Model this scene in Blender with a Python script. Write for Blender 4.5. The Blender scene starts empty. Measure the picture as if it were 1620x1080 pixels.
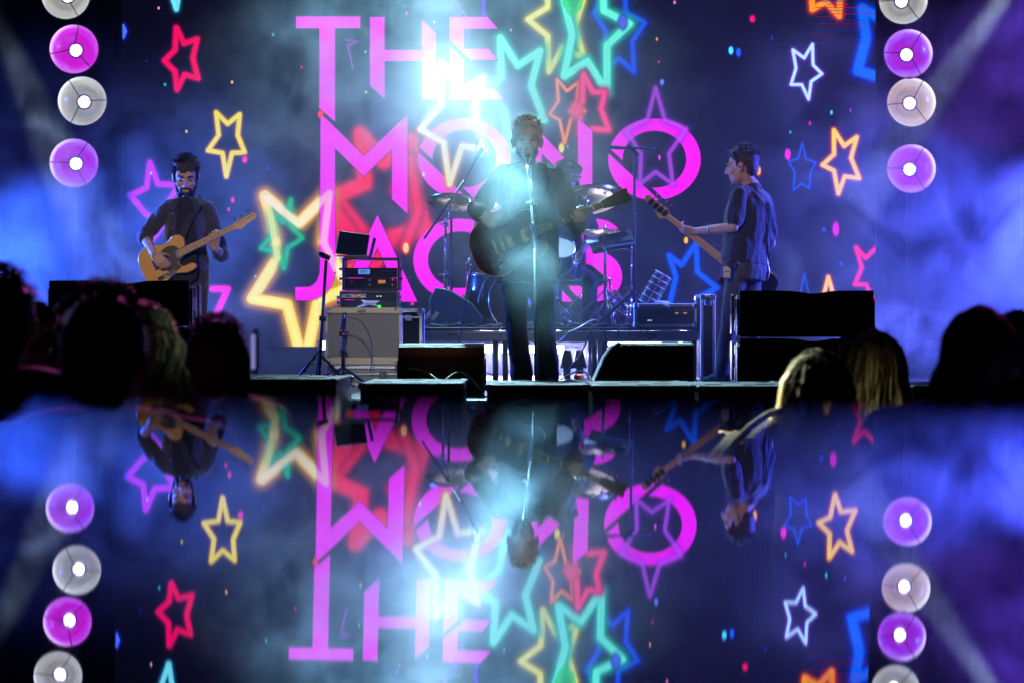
import bpy, bmesh, math, random
import numpy as np
from mathutils import Vector, Matrix, Quaternion, noise

random.seed(7)
SC = bpy.context.scene
COL = SC.collection
F, HY, ZC = 3825.0, 531.0, 1.75          # focal length in photo pixels, horizon row, lens height (m)
FLOOR = ZC - 0.358                       # stage floor height

def P(px, py, D):
    "point seen at photo pixel (px, py) at distance D from the lens"
    return Vector(((px - 810) / F * D, D, ZC - (py - HY) / F * D))

# ------------------------------------------------------------------ camera
cam = bpy.data.cameras.new('camera')
cam_ob = bpy.data.objects.new('camera', cam)
COL.objects.link(cam_ob)
cam_ob.location = (0, 0, ZC)
cam_ob.rotation_euler = (math.radians(90), 0, 0)
cam.lens = 85; cam.sensor_width = 36
cam.shift_y = -9 / 1620
cam.clip_start = 0.02; cam.clip_end = 300
cam.dof.use_dof = True
cam.dof.focus_distance = 16.6
cam.dof.aperture_fstop = 3.6
SC.camera = cam_ob

# ------------------------------------------------------------------ night world, exposure
w = bpy.data.worlds.new('World'); SC.world = w; w.use_nodes = True
w.node_tree.nodes['Background'].inputs[0].default_value = (0.012, 0.016, 0.06, 1)
w.node_tree.nodes['Background'].inputs[1].default_value = 0.12
SC.view_settings.view_transform = 'Standard'
SC.view_settings.look = 'None'
SC.view_settings.exposure = 0.0
SC.view_settings.gamma = 1.0
SC.view_settings.use_curve_mapping = False
cy = SC.cycles
cy.use_denoising = True
cy.max_bounces = 6; cy.diffuse_bounces = 2; cy.glossy_bounces = 3
cy.transmission_bounces = 4; cy.transparent_max_bounces = 12; cy.volume_bounces = 0
cy.volume_step_rate = 1.2
cy.use_adaptive_sampling = True; cy.adaptive_threshold = 0.03; cy.adaptive_min_samples = 16; cy.volume_max_steps = 160
cy.sample_clamp_indirect = 25.0
cy.caustics_reflective = False; cy.caustics_refractive = False

def aim(o, target):
    o.rotation_euler = (Vector(target) - o.location).to_track_quat('-Z', 'Y').to_euler()

LK = 5.0
def spot(name, loc, target, power, color, angle, blend=0.6, radius=0.06):
    l = bpy.data.lights.new(name, 'SPOT')
    l.energy = power * (LK if name.startswith(("back", "beam", "wing", "truss")) else 1.0); l.color = color; l.spot_size = math.radians(angle); l.spot_blend = blend
    l.shadow_soft_size = radius
    o = bpy.data.objects.new(name, l); COL.objects.link(o)
    o.location = loc; aim(o, target)
    return o

# stage lamps: the cyan-white back light over the drums, the blue washes of both wings, beams from the truss
spot('back_light', P(650, -300, 21.4), P(725, 165, 20.6), 850, (0.50, 0.88, 1.0), 27, 1.0, 0.15)
spot('back_light_rim', P(770, -330, 21.6), P(842, 300, 15.9), 900, (0.48, 0.88, 1.0), 24, 0.9, 0.10)
spot('back_fill_down', P(600, -300, 21.9), P(700, 300, 21.7), 300, (0.30, 0.74, 1.0), 105, 1.0, 0.08)  # added fill from above, evens out the light in the plume
spot('beam_front', P(560, -400, 15.3), P(842, 400, 15.0), 2700, (0.30, 0.80, 1.0), 10, 0.9, 0.06)
spot('wing_wash', P(-190, 400, 19.6), P(300, 490, 19.4), 560, (0.035, 0.12, 1.0), 82, 0.7, 0.1)
spot('wing_wash', P(1800, 300, 19.6), P(1330, 480, 19.4), 620, (0.06, 0.10, 1.0), 80, 0.7, 0.1)
spot('wing_wash', P(1840, -60, 19.6), P(1500, 250, 19.4), 150, (0.20, 0.07, 1.0), 75, 0.8, 0.1)  # added violet fill, lifts the dark upper right edge
spot('wing_wash', P(-210, -20, 19.6), P(120, 250, 19.4), 60, (0.04, 0.12, 1.0), 75, 0.8, 0.1)  # added blue fill, lifts the dark upper left corner
spot('truss_beam', P(1690, -150, 19.5), P(1255, 470, 19.5), 420, (0.66, 0.85, 1.0), 8.5, 0.25, 0.04)
spot('truss_beam', P(-60, -90, 19.5), P(130, 330, 19.5), 260, (0.72, 0.95, 1.0), 12, 0.3, 0.04)
spot('truss_wash', P(340, -420, 20.5), P(340, 500, 19.5), 170, (0.12, 0.22, 1.0), 40, 0.9, 0.12)
spot('truss_wash', P(1220, -420, 20.5), P(1190, 500, 19.5), 420, (0.16, 0.22, 1.0), 46, 0.9, 0.12)
# added front fill on band and amplifier: unseen spots high over the crowd
spot('front_fill', Vector((-3.6, 8.5, 5.2)), P(300, 380, 18.6), 1500, (1.0, 0.80, 0.66), 11, 0.8, 0.15)
spot('front_fill', Vector((1.8, 8.5, 5.2)), P(835, 330, 15.9), 420, (1.0, 0.82, 0.70), 14, 0.8, 0.15)
spot('front_fill', Vector((-1.4, 10.5, 4.6)), P(1170, 340, 18.7), 900, (1.0, 0.74, 0.76), 13, 0.8, 0.15)
spot('front_fill', Vector((-0.8, 9.5, 4.2)), P(585, 520, 17.3), 900, (0.92, 0.9, 1.0), 8, 0.8, 0.15)
spot('wedge_fill', Vector((-2.4, 11.6, 3.9)), P(700, 546, 14.55), 100, (1.0, 0.42, 0.16), 6.5, 0.8, 0.1)  # added orange spot, puts coppery light on the left monitor's top
# added unseen spots that give the crowd its rims and lit hair
spot('crowd_fill', Vector((-0.9, 13.4, 4.8)), P(165, 540, 5.4), 1500, (1.0, 0.12, 0.62), 18, 0.8, 0.1)
spot('crowd_fill', Vector((-2.9, 12.4, 4.2)), P(1300, 640, 7.8), 6000, (0.95, 1.0, 0.66), 9, 0.8, 0.1)
spot('crowd_fill', Vector((1.2, 6.0, 4.2)), P(246, 560, 7.0), 110, (0.75, 1.0, 0.85), 3.5, 0.8, 0.05)
spot('crowd_fill', Vector((-1.6, 6.6, 4.6)), P(1345, 600, 8.1), 420, (0.95, 1.0, 0.66), 8, 0.9, 0.05)
spot('crowd_fill', Vector((-2.4, 8.0, 2.6)), P(120, 560, 6.0), 60, (0.5, 0.35, 1.0), 40, 0.9, 0.1)
spot('crowd_fill', Vector((3.4, 12.6, 4.6)), P(1600, 590, 4.4), 700, (1.0, 0.10, 0.75), 16, 0.8, 0.1)

# ------------------------------------------------------------------ helpers
def tag(o, label=None, cat=None, group=None, kind=None):
    if label: o['label'] = label
    if cat: o['category'] = cat
    if group: o['group'] = group
    if kind: o['kind'] = kind
    return o

def thing(name, label, cat, loc=(0, 0, 0), group=None):
    o = bpy.data.objects.new(name, None); COL.objects.link(o)
    o.location = Vector(loc); o.empty_display_size = 0.1
    return tag(o, label, cat, group)

def wloc(o):
    v = Vector((0, 0, 0))
    while o is not None:
        v += o.location; o = o.parent
    return v

def link_mesh(name, me, parent=None, shift=True):
    if parent is not None and shift:
        me.transform(Matrix.Translation(-wloc(parent)))
    o = bpy.data.objects.new(name, me); COL.objects.link(o)
    if parent is not None: o.parent = parent
    return o

def copy_tree(o, parent=None):
    c = o.copy(); COL.objects.link(c); c.parent = parent
    for ch in list(o.children): copy_tree(ch, c)
    return c

def frame(d, up=Vector((0, 0, 1))):
    "matrix whose X runs along d"
    x = Vector(d).normalized()
    y = up.cross(x)
    if y.length < 1e-4: y = Vector((0, 1, 0)).cross(x)
    y.normalize(); z = x.cross(y)
    return Matrix((x, y, z)).transposed()

class MB:
    def __init__(s): s.v = []; s.f = []; s.sm = []
    def add(s, vs, fs, smooth=False):
        k = len(s.v); s.v += [Vector(v) for v in vs]
        s.f += [tuple(i + k for i in f) for f in fs]; s.sm += [smooth] * len(fs)
        return s
    def box(s, c, size, rot=None, ch=0.0):
        "box with all edges along local Z and the top cut by a small chamfer ch"
        hx, hy, hz = size[0] / 2, size[1] / 2, size[2] / 2
        R = rot or Matrix.Identity(3); c = Vector(c)
        if ch <= 0:
            vs = [(-hx, -hy, -hz), (hx, -hy, -hz), (hx, hy, -hz), (-hx, hy, -hz), (-hx, -hy, hz), (hx, -hy, hz), (hx, hy, hz), (-hx, hy, hz)]
            fs = [(0, 3, 2, 1), (4, 5, 6, 7), (0, 1, 5, 4), (1, 2, 6, 5), (2, 3, 7, 6), (3, 0, 4, 7)]
        else:
            def ring(ix, z):
                a, b = hx - ix, hy - ix; e = ch
                return [(-a + e, -b, z), (a - e, -b, z), (a, -b + e, z), (a, b - e, z), (a - e, b, z), (-a + e, b, z), (-a, b - e, z), (-a, -b + e, z)]
            rs = [ring(ch, -hz), ring(0, -hz + ch), ring(0, hz - ch), ring(ch, hz)]
            vs = sum(rs, []); fs = [tuple(range(7, -1, -1)), tuple(range(24, 32))]
            for r in range(3):
                for i in range(8):
                    j = (i + 1) % 8; fs.append((r * 8 + i, r * 8 + j, r * 8 + 8 + j, r * 8 + 8 + i))
        return s.add([c + R @ Vector(v) for v in vs], fs)
    def tube(s, p0, p1, r0, r1=None, n=10, caps=True):
        r1 = r0 if r1 is None else r1
        p0, p1 = Vector(p0), Vector(p1)
        M = frame(p1 - p0)
        vs = []
        for p, r in ((p0, r0), (p1, r1)):
            for i in range(n):
                a = 2 * math.pi * i / n
                vs.append(p + M @ Vector((0, math.cos(a) * r, math.sin(a) * r)))
        fs = [(i, (i + 1) % n, n + (i + 1) % n, n + i) for i in range(n)]
        s.add(vs, fs, True)
        if caps:
            k = len(s.v) - 2 * n
            s.f += [tuple(k + i for i in range(n - 1, -1, -1)), tuple(k + n + i for i in range(n))]; s.sm += [False, False]
        return s
    def path(s, pts, r, n=6, r1=None):
        "tube along a polyline"
        pts = [Vector(p) for p in pts]; m = len(pts); vs = []; last = None
        for i, p in enumerate(pts):
            d = (pts[min(i + 1, m - 1)] - pts[max(i - 1, 0)]).normalized()
            if last is None:
                M = frame(d); y = M.col[1].copy()
            else:
                y = last - d * last.dot(d)
                y = y.normalized() if y.length > 1e-5 else frame(d).col[1].copy()
            last = y; z = d.cross(y)
            rr = r if r1 is None else r + (r1 - r) * i / (m - 1)
            for k in range(n):
                a = 2 * math.pi * k / n
                vs.append(p + y * math.cos(a) * rr + z * math.sin(a) * rr)
        fs = []
        for i in range(m - 1):
            for k in range(n):
                j = (k + 1) % n
                fs.append((i * n + k, i * n + j, (i + 1) * n + j, (i + 1) * n + k))
        fs.append(tuple(range(n - 1, -1, -1))); fs.append(tuple((m - 1) * n + k for k in range(n)))
        return s.add(vs, fs, True)
    def lathe(s, prof, n=32, M=None, closed=False):
        "profile of (radius, axial) turned about local Z"
        M = M or Matrix.Identity(4); vs = []
        for r, z in prof:
            for i in range(n):
                a = 2 * math.pi * i / n
                vs.append(M @ Vector((math.cos(a) * r, math.sin(a) * r, z)))
        fs = []
        m = len(prof)
        for q in range(m - 1 if not closed else m):
            q2 = (q + 1) % m
            for i in range(n):
                j = (i + 1) % n
                fs.append((q * n + i, q * n + j, q2 * n + j, q2 * n + i))
        return s.add(vs, fs, True)
    def prism(s, pts, t, M=None, ch=0.0):
        "2-D outline (local XY) with thickness t along local Z, both rims chamfered"
        M = M or Matrix.Identity(4); n = len(pts)
        c = Vector((sum(p[0] for p in pts) / n, sum(p[1] for p in pts) / n))
        def off(e):
            out = []
            for i in range(n):
                a, b, d = Vector(pts[i - 1]), Vector(pts[i]), Vector(pts[(i + 1) % n])
                tn = (d - a)
                nn = Vector((tn[1], -tn[0]))
                if nn.length > 1e-9: nn.normalize()
                out.append(b - nn * e)
            return out
        area = sum(pts[i][0] * pts[(i + 1) % n][1] - pts[(i + 1) % n][0] * pts[i][1] for i in range(n))
        sg = 1 if area > 0 else -1
        layers = [(0, -t / 2), (0, t / 2)] if ch <= 0 else [(ch, -t / 2), (0, -t / 2 + ch), (0, t / 2 - ch), (ch, t / 2)]
        vs = []
        for e, z in layers:
            vs += [M @ Vector((p[0], p[1], z)) for p in off(e * sg)]
        L = len(layers); fs = [tuple(range(n - 1, -1, -1)), tuple((L - 1) * n + i for i in range(n))]
        s.add(vs, fs, False); k = len(s.v) - len(vs)
        for q in range(L - 1):
            for i in range(n):
                j = (i + 1) % n
                s.f.append((k + q * n + i, k + q * n + j, k + (q + 1) * n + j, k + (q + 1) * n + i)); s.sm.append(False)
        return s
    def mesh(s, name, mat):
        me = bpy.data.meshes.new(name)
        me.from_pydata([tuple(v) for v in s.v], [], s.f)
        me.polygons.foreach_set('use_smooth', s.sm)
        me.update()
        bm = bmesh.new(); bm.from_mesh(me); bmesh.ops.recalc_face_normals(bm, faces=bm.faces); bm.to_mesh(me); bm.free()
        if mat: me.materials.append(mat)
        return me
    def build(s, name, mat, parent=None, label=None, cat=None, group=None, kind=None, shift=True):
        return tag(link_mesh(name, s.mesh(name, mat), parent, shift), label, cat, group, kind)

# ------------------------------------------------------------------ materials
_M = {}
def mat(name, color, rough=0.6, metal=0.0, var=0.25, scale=8.0, bump=0.0, bscale=60.0, spec=0.5, emit=None, estr=0.0, coat=0.0, trans=0.0, sheen=0.0):
    if name in _M: return _M[name]
    m = bpy.data.materials.new(name); m.use_nodes = True
    nt = m.node_tree; b = nt.nodes['Principled BSDF']
    b.inputs['Roughness'].default_value = rough; b.inputs['Metallic'].default_value = metal
    b.inputs['Specular IOR Level'].default_value = spec
    b.inputs['Coat Weight'].default_value = coat
    b.inputs['Transmission Weight'].default_value = trans
    b.inputs['Sheen Weight'].default_value = sheen
    tc = nt.nodes.new('ShaderNodeTexCoord')
    nz = nt.nodes.new('ShaderNodeTexNoise'); nz.inputs['Scale'].default_value = scale; nz.inputs['Detail'].default_value = 5
    nt.links.new(tc.outputs['Object'], nz.inputs['Vector'])
    mx = nt.nodes.new('ShaderNodeMix'); mx.data_type = 'RGBA'
    mx.inputs[6].default_value = (*[c * (1 - var) for c in color], 1)
    mx.inputs[7].default_value = (*[min(1, c * (1 + var)) for c in color], 1)
    nt.links.new(nz.outputs['Fac'], mx.inputs[0]); nt.links.new(mx.outputs[2], b.inputs['Base Color'])
    mr = nt.nodes.new('ShaderNodeMapRange'); mr.inputs['To Min'].default_value = max(0, rough - 0.12); mr.inputs['To Max'].default_value = min(1, rough + 0.12)
    nt.links.new(nz.outputs['Fac'], mr.inputs['Value']); nt.links.new(mr.outputs[0], b.inputs['Roughness'])
    if bump > 0:
        n2 = nt.nodes.new('ShaderNodeTexNoise'); n2.inputs['Scale'].default_value = bscale; n2.inputs['Detail'].default_value = 4
        nt.links.new(tc.outputs['Object'], n2.inputs['Vector'])
        bp = nt.nodes.new('ShaderNodeBump'); bp.inputs['Strength'].default_value = bump; bp.inputs['Distance'].default_value = 0.01
        nt.links.new(n2.outputs['Fac'], bp.inputs['Height']); nt.links.new(bp.outputs[0], b.inputs['Normal'])
    if emit:
        b.inputs['Emission Color'].default_value = (*emit, 1); b.inputs['Emission Strength'].default_value = estr
    _M[name] = m
    return m

def glow(name, color, s):
    if name in _M: return _M[name]
    m = bpy.data.materials.new(name); m.use_nodes = True
    nt = m.node_tree; nt.nodes.remove(nt.nodes['Principled BSDF'])
    e = nt.nodes.new('ShaderNodeEmission'); e.inputs[0].default_value = (*color, 1); e.inputs[1].default_value = s
    nt.links.new(e.outputs[0], nt.nodes['Material Output'].inputs[0])
    _M[name] = m
    return m

M_black = mat('black_paint', (0.014, 0.014, 0.016), 0.45, bump=0.25, bscale=180)
M_plastic = mat('black_plastic', (0.02, 0.02, 0.022), 0.35)
M_rubber = mat('rubber', (0.018, 0.018, 0.018), 0.75)
M_chrome = mat('chrome', (0.75, 0.76, 0.78), 0.16, 1.0, var=0.08)
M_alu = mat('brushed_aluminium', (0.52, 0.54, 0.56), 0.38, 0.85, bump=0.15, bscale=90)
M_steel = mat('dark_steel', (0.12, 0.12, 0.13), 0.35, 0.9)
M_deck = mat('stage_deck', (0.05, 0.048, 0.05), 0.33, bump=0.15, bscale=30, scale=1.7, var=0.45)
M_skin = mat('skin', (0.55, 0.33, 0.24), 0.5, var=0.12, scale=25, bump=0.05, bscale=120)
M_cloth = mat('dark_cloth', (0.022, 0.024, 0.03), 0.85, bump=0.4, bscale=220, sheen=0.25)
M_tee = mat('navy_cloth', (0.018, 0.022, 0.038), 0.85, bump=0.4, bscale=220, sheen=0.3)
M_jean = mat('black_denim', (0.03, 0.032, 0.038), 0.85, bump=0.5, bscale=260, sheen=0.15)
M_hair_dark = mat('dark_hair', (0.012, 0.009, 0.008), 0.5, bump=0.6, bscale=140)
M_hair_grey = mat('grey_hair', (0.42, 0.38, 0.32), 0.5, bump=0.8, bscale=140)
M_hair_blond = mat('blond_hair', (0.62, 0.47, 0.20), 0.45, var=0.4, scale=30)
M_hair_brown = mat('brown_hair', (0.10, 0.06, 0.035), 0.45, var=0.4, scale=30)
M_eye = mat('eye', (0.03, 0.02, 0.02), 0.2)
M_maple = mat('maple', (0.72, 0.45, 0.24), 0.35, var=0.12, scale=14, coat=0.4)
M_butter = mat('butterscotch', (0.80, 0.42, 0.09), 0.3, var=0.1, scale=6, coat=0.6)
M_cream = mat('cream_binding', (0.72, 0.56, 0.34), 0.4)
M_wood_dark = mat('dark_wood', (0.045, 0.018, 0.010), 0.25, coat=0.8, var=0.3, scale=5)
M_gold = mat('brass_hardware', (0.85, 0.62, 0.28), 0.25, 1.0, var=0.1)
M_brass = mat('cymbal_bronze', (0.70, 0.52, 0.26), 0.3, 1.0, var=0.15, scale=20)

# ================================================================== THE SETTING
def sheet(name, x0, x1, y0, y1, z, m, t=0.0):
    return tag(MB().box(((x0 + x1) / 2, (y0 + y1) / 2, z - 0.05), (x1 - x0, y1 - y0, 0.1)).build(name, m), kind='structure')

M_asphalt = mat('asphalt', (0.045, 0.045, 0.05), 0.7, bump=0.5, bscale=90, scale=0.7, var=0.3)
sheet('ground', -60, 60, -20, 90, 0.0, M_asphalt)
M_curtain = mat('black_drape', (0.012, 0.012, 0.016), 0.9, bump=0.2, bscale=40)

# the stage floor, laid from decks 1 m square that can be told apart at the edge
floor_root = tag(MB().box((0, 18.85, FLOOR - 0.62), (13.6, 10.1, 0.9)).build('stage', M_black), kind='structure')
deck_me = MB().box((0, 0, -0.08), (0.994, 0.994, 0.16), ch=0.006).mesh('deck_panel', M_deck)
for ix in range(-7, 7):
    for iy in range(10):
        o = bpy.data.objects.new('deck_panel', deck_me); COL.objects.link(o); o.parent = floor_root
        o.location = (ix + 0.5, 13.8 + 0.5 + iy, FLOOR)
tag(MB().tube((-6.8, 13.72, FLOOR - 0.02), (6.8, 13.72, FLOOR - 0.02), 0.018).build('edge_rail', M_alu, floor_root))
tag(MB().box((0, 13.76, FLOOR - 0.10), (13.6, 0.02, 0.08)).build('edge_profile', M_alu, floor_root))
# black drape that closes the back of the stage, with real folds
vs = []; fs = []; n = 420
for i in range(n + 1):
    x = -9 + 18 * i / n
    y = 24.6 + 0.09 * math.sin(x * 17) + 0.05 * math.sin(x * 41 + 1)
    vs += [(x, y, FLOOR), (x, y, 8.5)]
for i in range(n): fs.append((2 * i, 2 * i + 2, 2 * i + 3, 2 * i + 1))
MB().add(vs, fs, True).build('backdrop', M_curtain, kind='structure')

# ================================================================== LED SCREEN (its picture is drawn here, pixel by pixel)
SX0, SX1, SY0, SY1, SS = 194.0, 1385.0, -170.0, 548.0, 1.6
W_, H_ = int((SX1 - SX0) * SS), int((SY1 - SY0) * SS)
GX, GY = np.meshgrid(SX0 + (np.arange(W_) + 0.5) / SS, SY0 + (np.arange(H_) + 0.5) / SS)
img = np.zeros((H_, W_, 3), np.float32)
rng = np.random.default_rng(3)
def blur_noise(cell):
    gw, gh = int((SX1 - SX0) / cell) + 3, int((SY1 - SY0) / cell) + 3
    g = rng.random((gh, gw)); u = (GX - SX0) / cell; v = (GY - SY0) / cell
    i, j = u.astype(int), v.astype(int); fu, fv = u - i, v - j
    fu = fu * fu * (3 - 2 * fu); fv = fv * fv * (3 - 2 * fv)
    return (g[j, i] * (1 - fu) + g[j, i + 1] * fu) * (1 - fv) + (g[j + 1, i] * (1 - fu) + g[j + 1, i + 1] * fu) * fv
bgn = 0.6 * blur_noise(160) + 0.4 * blur_noise(60)
tx = np.clip((GX - 250) / 500, 0, 1)
for c, (a, b) in enumerate(((0.020, 0.060), (0.022, 0.050), (0.075, 0.170))):
    img[..., c] = (a + (b - a) * tx) * (0.6 + 0.8 * bgn)

def window(x0, y0, x1, y1):
    i0, i1 = max(0, int((x0 - SX0) * SS)), min(W_, int((x1 - SX0) * SS) + 1)
    j0, j1 = max(0, int((y0 - SY0) * SS)), min(H_, int((y1 - SY0) * SS) + 1)
    return slice(j0, max(j0, j1)), slice(i0, max(i0, i1))

def seg_dist(X, Y, pts, closed):
    d = np.full(X.shape, 1e9, np.float32); n = len(pts)
    for i in range(n if closed else n - 1):
        ax, ay = pts[i]; bx, by = pts[(i + 1) % n]
        vx, vy = bx - ax, by - ay; L = vx * vx + vy * vy + 1e-9
        t = np.clip(((X - ax) * vx + (Y - ay) * vy) / L, 0, 1)
        d = np.minimum(d, np.hypot(X - ax - t * vx, Y - ay - t * vy))
    return d

def inside(X, Y, pts):
    r = np.zeros(X.shape, bool); n = len(pts)
    for i in range(n):
        ax, ay = pts[i]; bx, by = pts[(i + 1) % n]
        if ay == by: continue
        c = ((ay > Y) != (by > Y)) & (X < (bx - ax) * (Y - ay) / (by - ay) + ax)
        r ^= c
    return r

def over(sl, a, col):
    a = np.clip(a, 0, 1)[..., None]
    img[sl] = img[sl] * (1 - a) + np.array(col, np.float32) * a

def neon(pts, wd, core, gl, gw=5.0, ga=0.85, closed=True, soft=0.8, alpha=1.0, inner=None):
    wd *= 1.28; gw *= 1.12
    m = wd + gw * 2.6
    xs = [p[0] for p in pts]; ys = [p[1] for p in pts]
    sl = window(min(xs) - m, min(ys) - m, max(xs) + m, max(ys) + m)
    X, Y = GX[sl], GY[sl]
    if X.size == 0: return
    d = seg_dist(X, Y, pts, closed)
    e = np.maximum(d - wd / 2, 0)
    over(sl, alpha * ga * np.exp(-(e / gw) ** 1.6), gl)
    over(sl, alpha * np.clip((wd / 2 - d) / soft + 0.5, 0, 1), core)
    if inner: over(sl, alpha * np.clip((wd * 0.22 - d) / soft + 0.3, 0, 1) * 0.7, inner)

def fill(pts, col, alpha=1.0, edge=True):
    xs = [p[0] for p in pts]; ys = [p[1] for p in pts]
    sl = window(min(xs) - 4, min(ys) - 4, max(xs) + 4, max(ys) + 4)
    X, Y = GX[sl], GY[sl]
    d = seg_dist(X, Y, pts, True); ins = inside(X, Y, pts)
    sd = np.where(ins, -d, d)
    if edge: over(sl, 0.5 * np.clip(1 - sd / 3.0, 0, 1) * (~ins), (0.16, 0.0, 0.34))
    over(sl, alpha * np.clip(0.5 - sd * SS, 0, 1), col)

def mask_fill(x0, y0, x1, y1, f, col):
    sl = window(x0, y0, x1, y1); X, Y = GX[sl], GY[sl]
    a = np.zeros(X.shape)
    for dx in (-0.2, 0.2):
        for dy in (-0.2, 0.2): a = a + f(X + dx, Y + dy)
    over(sl, a / 4, col)

def dot(x, y, rx, ry, col, halo=None):
    sl = window(x - rx * 2.5 - 2, y - ry * 2.5 - 2, x + rx * 2.5 + 2, y + ry * 2.5 + 2)
    X, Y = GX[sl], GY[sl]
    if X.size == 0: return
    q = np.hypot((X - x) / rx, (Y - y) / ry)
    if halo: over(sl, 0.8 * np.exp(-np.maximum(q - 1, 0) ** 2 * 6), halo)
    over(sl, np.clip((1 - q) * min(rx, ry) + 0.5, 0, 1), col)

MAG = (1.0, 0.02, 1.0)
# --- stars behind the letters
neon([(570, 212), (607, 256), (650, 222), (652, 310), (673, 362), (622, 374), (592, 415), (575, 372), (528, 312), (577, 290)], 15, (1, 0, 0.28), (0.85, 0.02, 0.22), 7, 0.95, soft=6)
neon([(533, 335), (568, 385), (596, 372), (566, 415), (540, 440), (548, 395)], 12, (0.95, 0.02, 0.3), (0.7, 0.0, 0.2), 8, 0.9, soft=6)
neon([(625, 300), (648, 250), (662, 335), (640, 390)], 10, (0.95, 0.0, 0.3), (0.7, 0.0, 0.2), 7, 0.9, closed=False, soft=5)
neon([(534, 436), (541, 462), (503, 476), (519, 462)], 14, (0.75, 0.62, 0.05), (0.7, 0.2, 0.1), 8, 0.9, soft=5)
neon([(279, 44), (291, 69), (312, 62), (305, 92), (313, 124), (292, 118), (280, 142), (277, 113), (260, 96), (277, 79)], 6, (1, 0.02, 0.36), (0.8, 0.0, 0.45), 2.5, 0.8, soft=1.6)
neon([(342, 178), (360, 196), (379, 181), (376, 214), (387, 241), (367, 242), (358, 279), (352, 242), (329, 238), (346, 214)], 5.5, (0.98, 0.92, 0.0), (0.85, 0.50, 0.0), 2.5, 0.85, soft=1.6)
neon([(237, 257), (250, 291), (283, 293), (266, 320), (262, 352), (241, 378), (250, 352), (229, 337), (207, 309), (232, 297)], 7, (0.80, 0.08, 0.95), (0.42, 0.0, 0.62), 4, 0.85, soft=2)
neon([(336, 457), (360, 457), (339, 504)], 8, (1, 0.02, 0.85), (0.6, 0, 0.6), 3, 0.8, closed=False, soft=2)
neon([(263, -34), (279, 15), (287, -34)], 6, (0.45, 0.9, 0.95), (0.1, 0.5, 0.7), 3, 0.9, closed=False)
neon([(195, 40), (199, 50), (195, 60)], 3, (0.3, 0.45, 1), (0.05, 0.1, 0.8), 3, 0.8)
Y1 = [(419, 310), (472, 354), (521, 306), (512, 383), (541, 436), (560, 452), (503, 476), (481, 580), (454, 482), (399, 472), (439, 408), (429, 345)]
neon(Y1, 14, (1.0, 0.93, 0.42), (0.85, 0.58, 0.08), 9, 0.9, soft=3, inner=(1, 1, 0.85))
neon([(460, 316), (458, 355), (478, 377), (455, 392), (449, 424), (440, 398), (413, 393), (432, 370), (430, 336), (448, 352)], 6, (0.05, 0.78, 0.55), (0.1, 0.5, 0.3), 6, 0.8, soft=3, alpha=0.8)
neon(Y1, 8, (1.0, 0.95, 0.50), (0.95, 0.8, 0.2), 2, 0.3, soft=2, alpha=0.75)
neon([(868, -30), (866, 12), (835, 31), (866, 57), (868, 113), (890, 76), (924, 92), (909, 43), (922, 0), (912, -40)], 7, (0.95, 0.93, 0.42), (0.70, 0.62, 0.15), 6, 0.9, soft=2)
neon([(985, -60), (990, 20), (1020, 36), (1000, 67), (1003, 114), (979, 92), (960, 108), (958, 50), (940, 20)], 6, (0.08, 0.30, 0.95), (0.02, 0.12, 0.62), 6, 0.9, soft=2)
neon([(882, -40), (905, 55), (892, 121), (929, 97), (960, 146), (960, 72), (996, 38), (955, 17), (953, -40)], 9, (0.42, 1.0, 0.90), (0.03, 0.72, 0.62), 7, 0.95, soft=2.5)
fill([(884, -30), (928, -30), (920, 14), (904, 30), (890, 8)], (0.12, 0.85, 0.45), 0.75, False)
neon([(791, 60), (819, 104), (854, 81), (840, 136), (861, 190), (826, 185), (809, 236), (797, 175), (765, 140), (793, 122)], 9, (0.50, 1.0, 0.92), (0.03, 0.70, 0.58), 7, 0.95, soft=2.5)
neon([(881, 126), (897, 144), (915, 130), (912, 160), (925, 176), (903, 188), (893, 226), (885, 190), (869, 181), (883, 160)], 3.5, (0.98, 0.55, 0.22), (0.8, 0.2, 0.12), 3, 0.8)
neon([(923, 118), (938, 146), (957, 146), (951, 172), (963, 206), (938, 204), (916, 214), (917, 185), (903, 176), (921, 160)], 6, (1, 0.12, 0.50), (0.75, 0.0, 0.35), 5, 0.9, soft=2)
dot(912, 172, 8, 10, (0.95, 0.05, 0.4), (0.8, 0, 0.3))
neon([(1254, 79), (1272, 92), (1285, 70), (1286, 103), (1300, 117), (1283, 129), (1279, 157), (1268, 134), (1251, 134), (1259, 108)], 4, (0.72, 0.92, 1.0), (0.42, 0.12, 0.80), 3, 0.9)
neon([(1319, 206), (1335, 231), (1355, 217), (1346, 250), (1359, 282), (1336, 279), (1326, 306), (1319, 270), (1301, 261), (1319, 244)], 5.5, (1.0, 0.84, 0.02), (0.85, 0.22, 0.02), 3, 0.9, soft=1.2)
neon([(1269, 226), (1275, 252), (1291, 257), (1282, 272), (1280, 298), (1268, 290), (1255, 301), (1257, 273), (1247, 255), (1262, 251)], 2.2, (0.04, 0.30, 0.85), (0.0, 0.08, 0.5), 2, 0.7)
neon([(1390, 388), (1369, 408), (1354, 391), (1363, 423), (1352, 450), (1370, 450), (1381, 476), (1390, 470)], 5, (1, 0.05, 0.40), (0.7, 0, 0.3), 2.5, 0.85, closed=False)
neon([(1302, 470), (1310, 438), (1319, 470)], 5, (1, 0.80, 0.25), (0.8, 0.25, 0.05), 3, 0.85, closed=False)
neon([(1264, 475), (1272, 433), (1282, 475)], 2.5, (0.03, 0.25, 0.8), (0, 0.08, 0.5), 2, 0.7, closed=False)
neon([(1058, 404), (1078, 419), (1101, 385), (1103, 430), (1134, 455), (1106, 470), (1103, 505), (1082, 484), (1056, 494), (1069, 438)], 6.5, (0.02, 0.34, 0.98), (0.0, 0.12, 0.6), 4, 0.9, soft=1.5)
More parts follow.
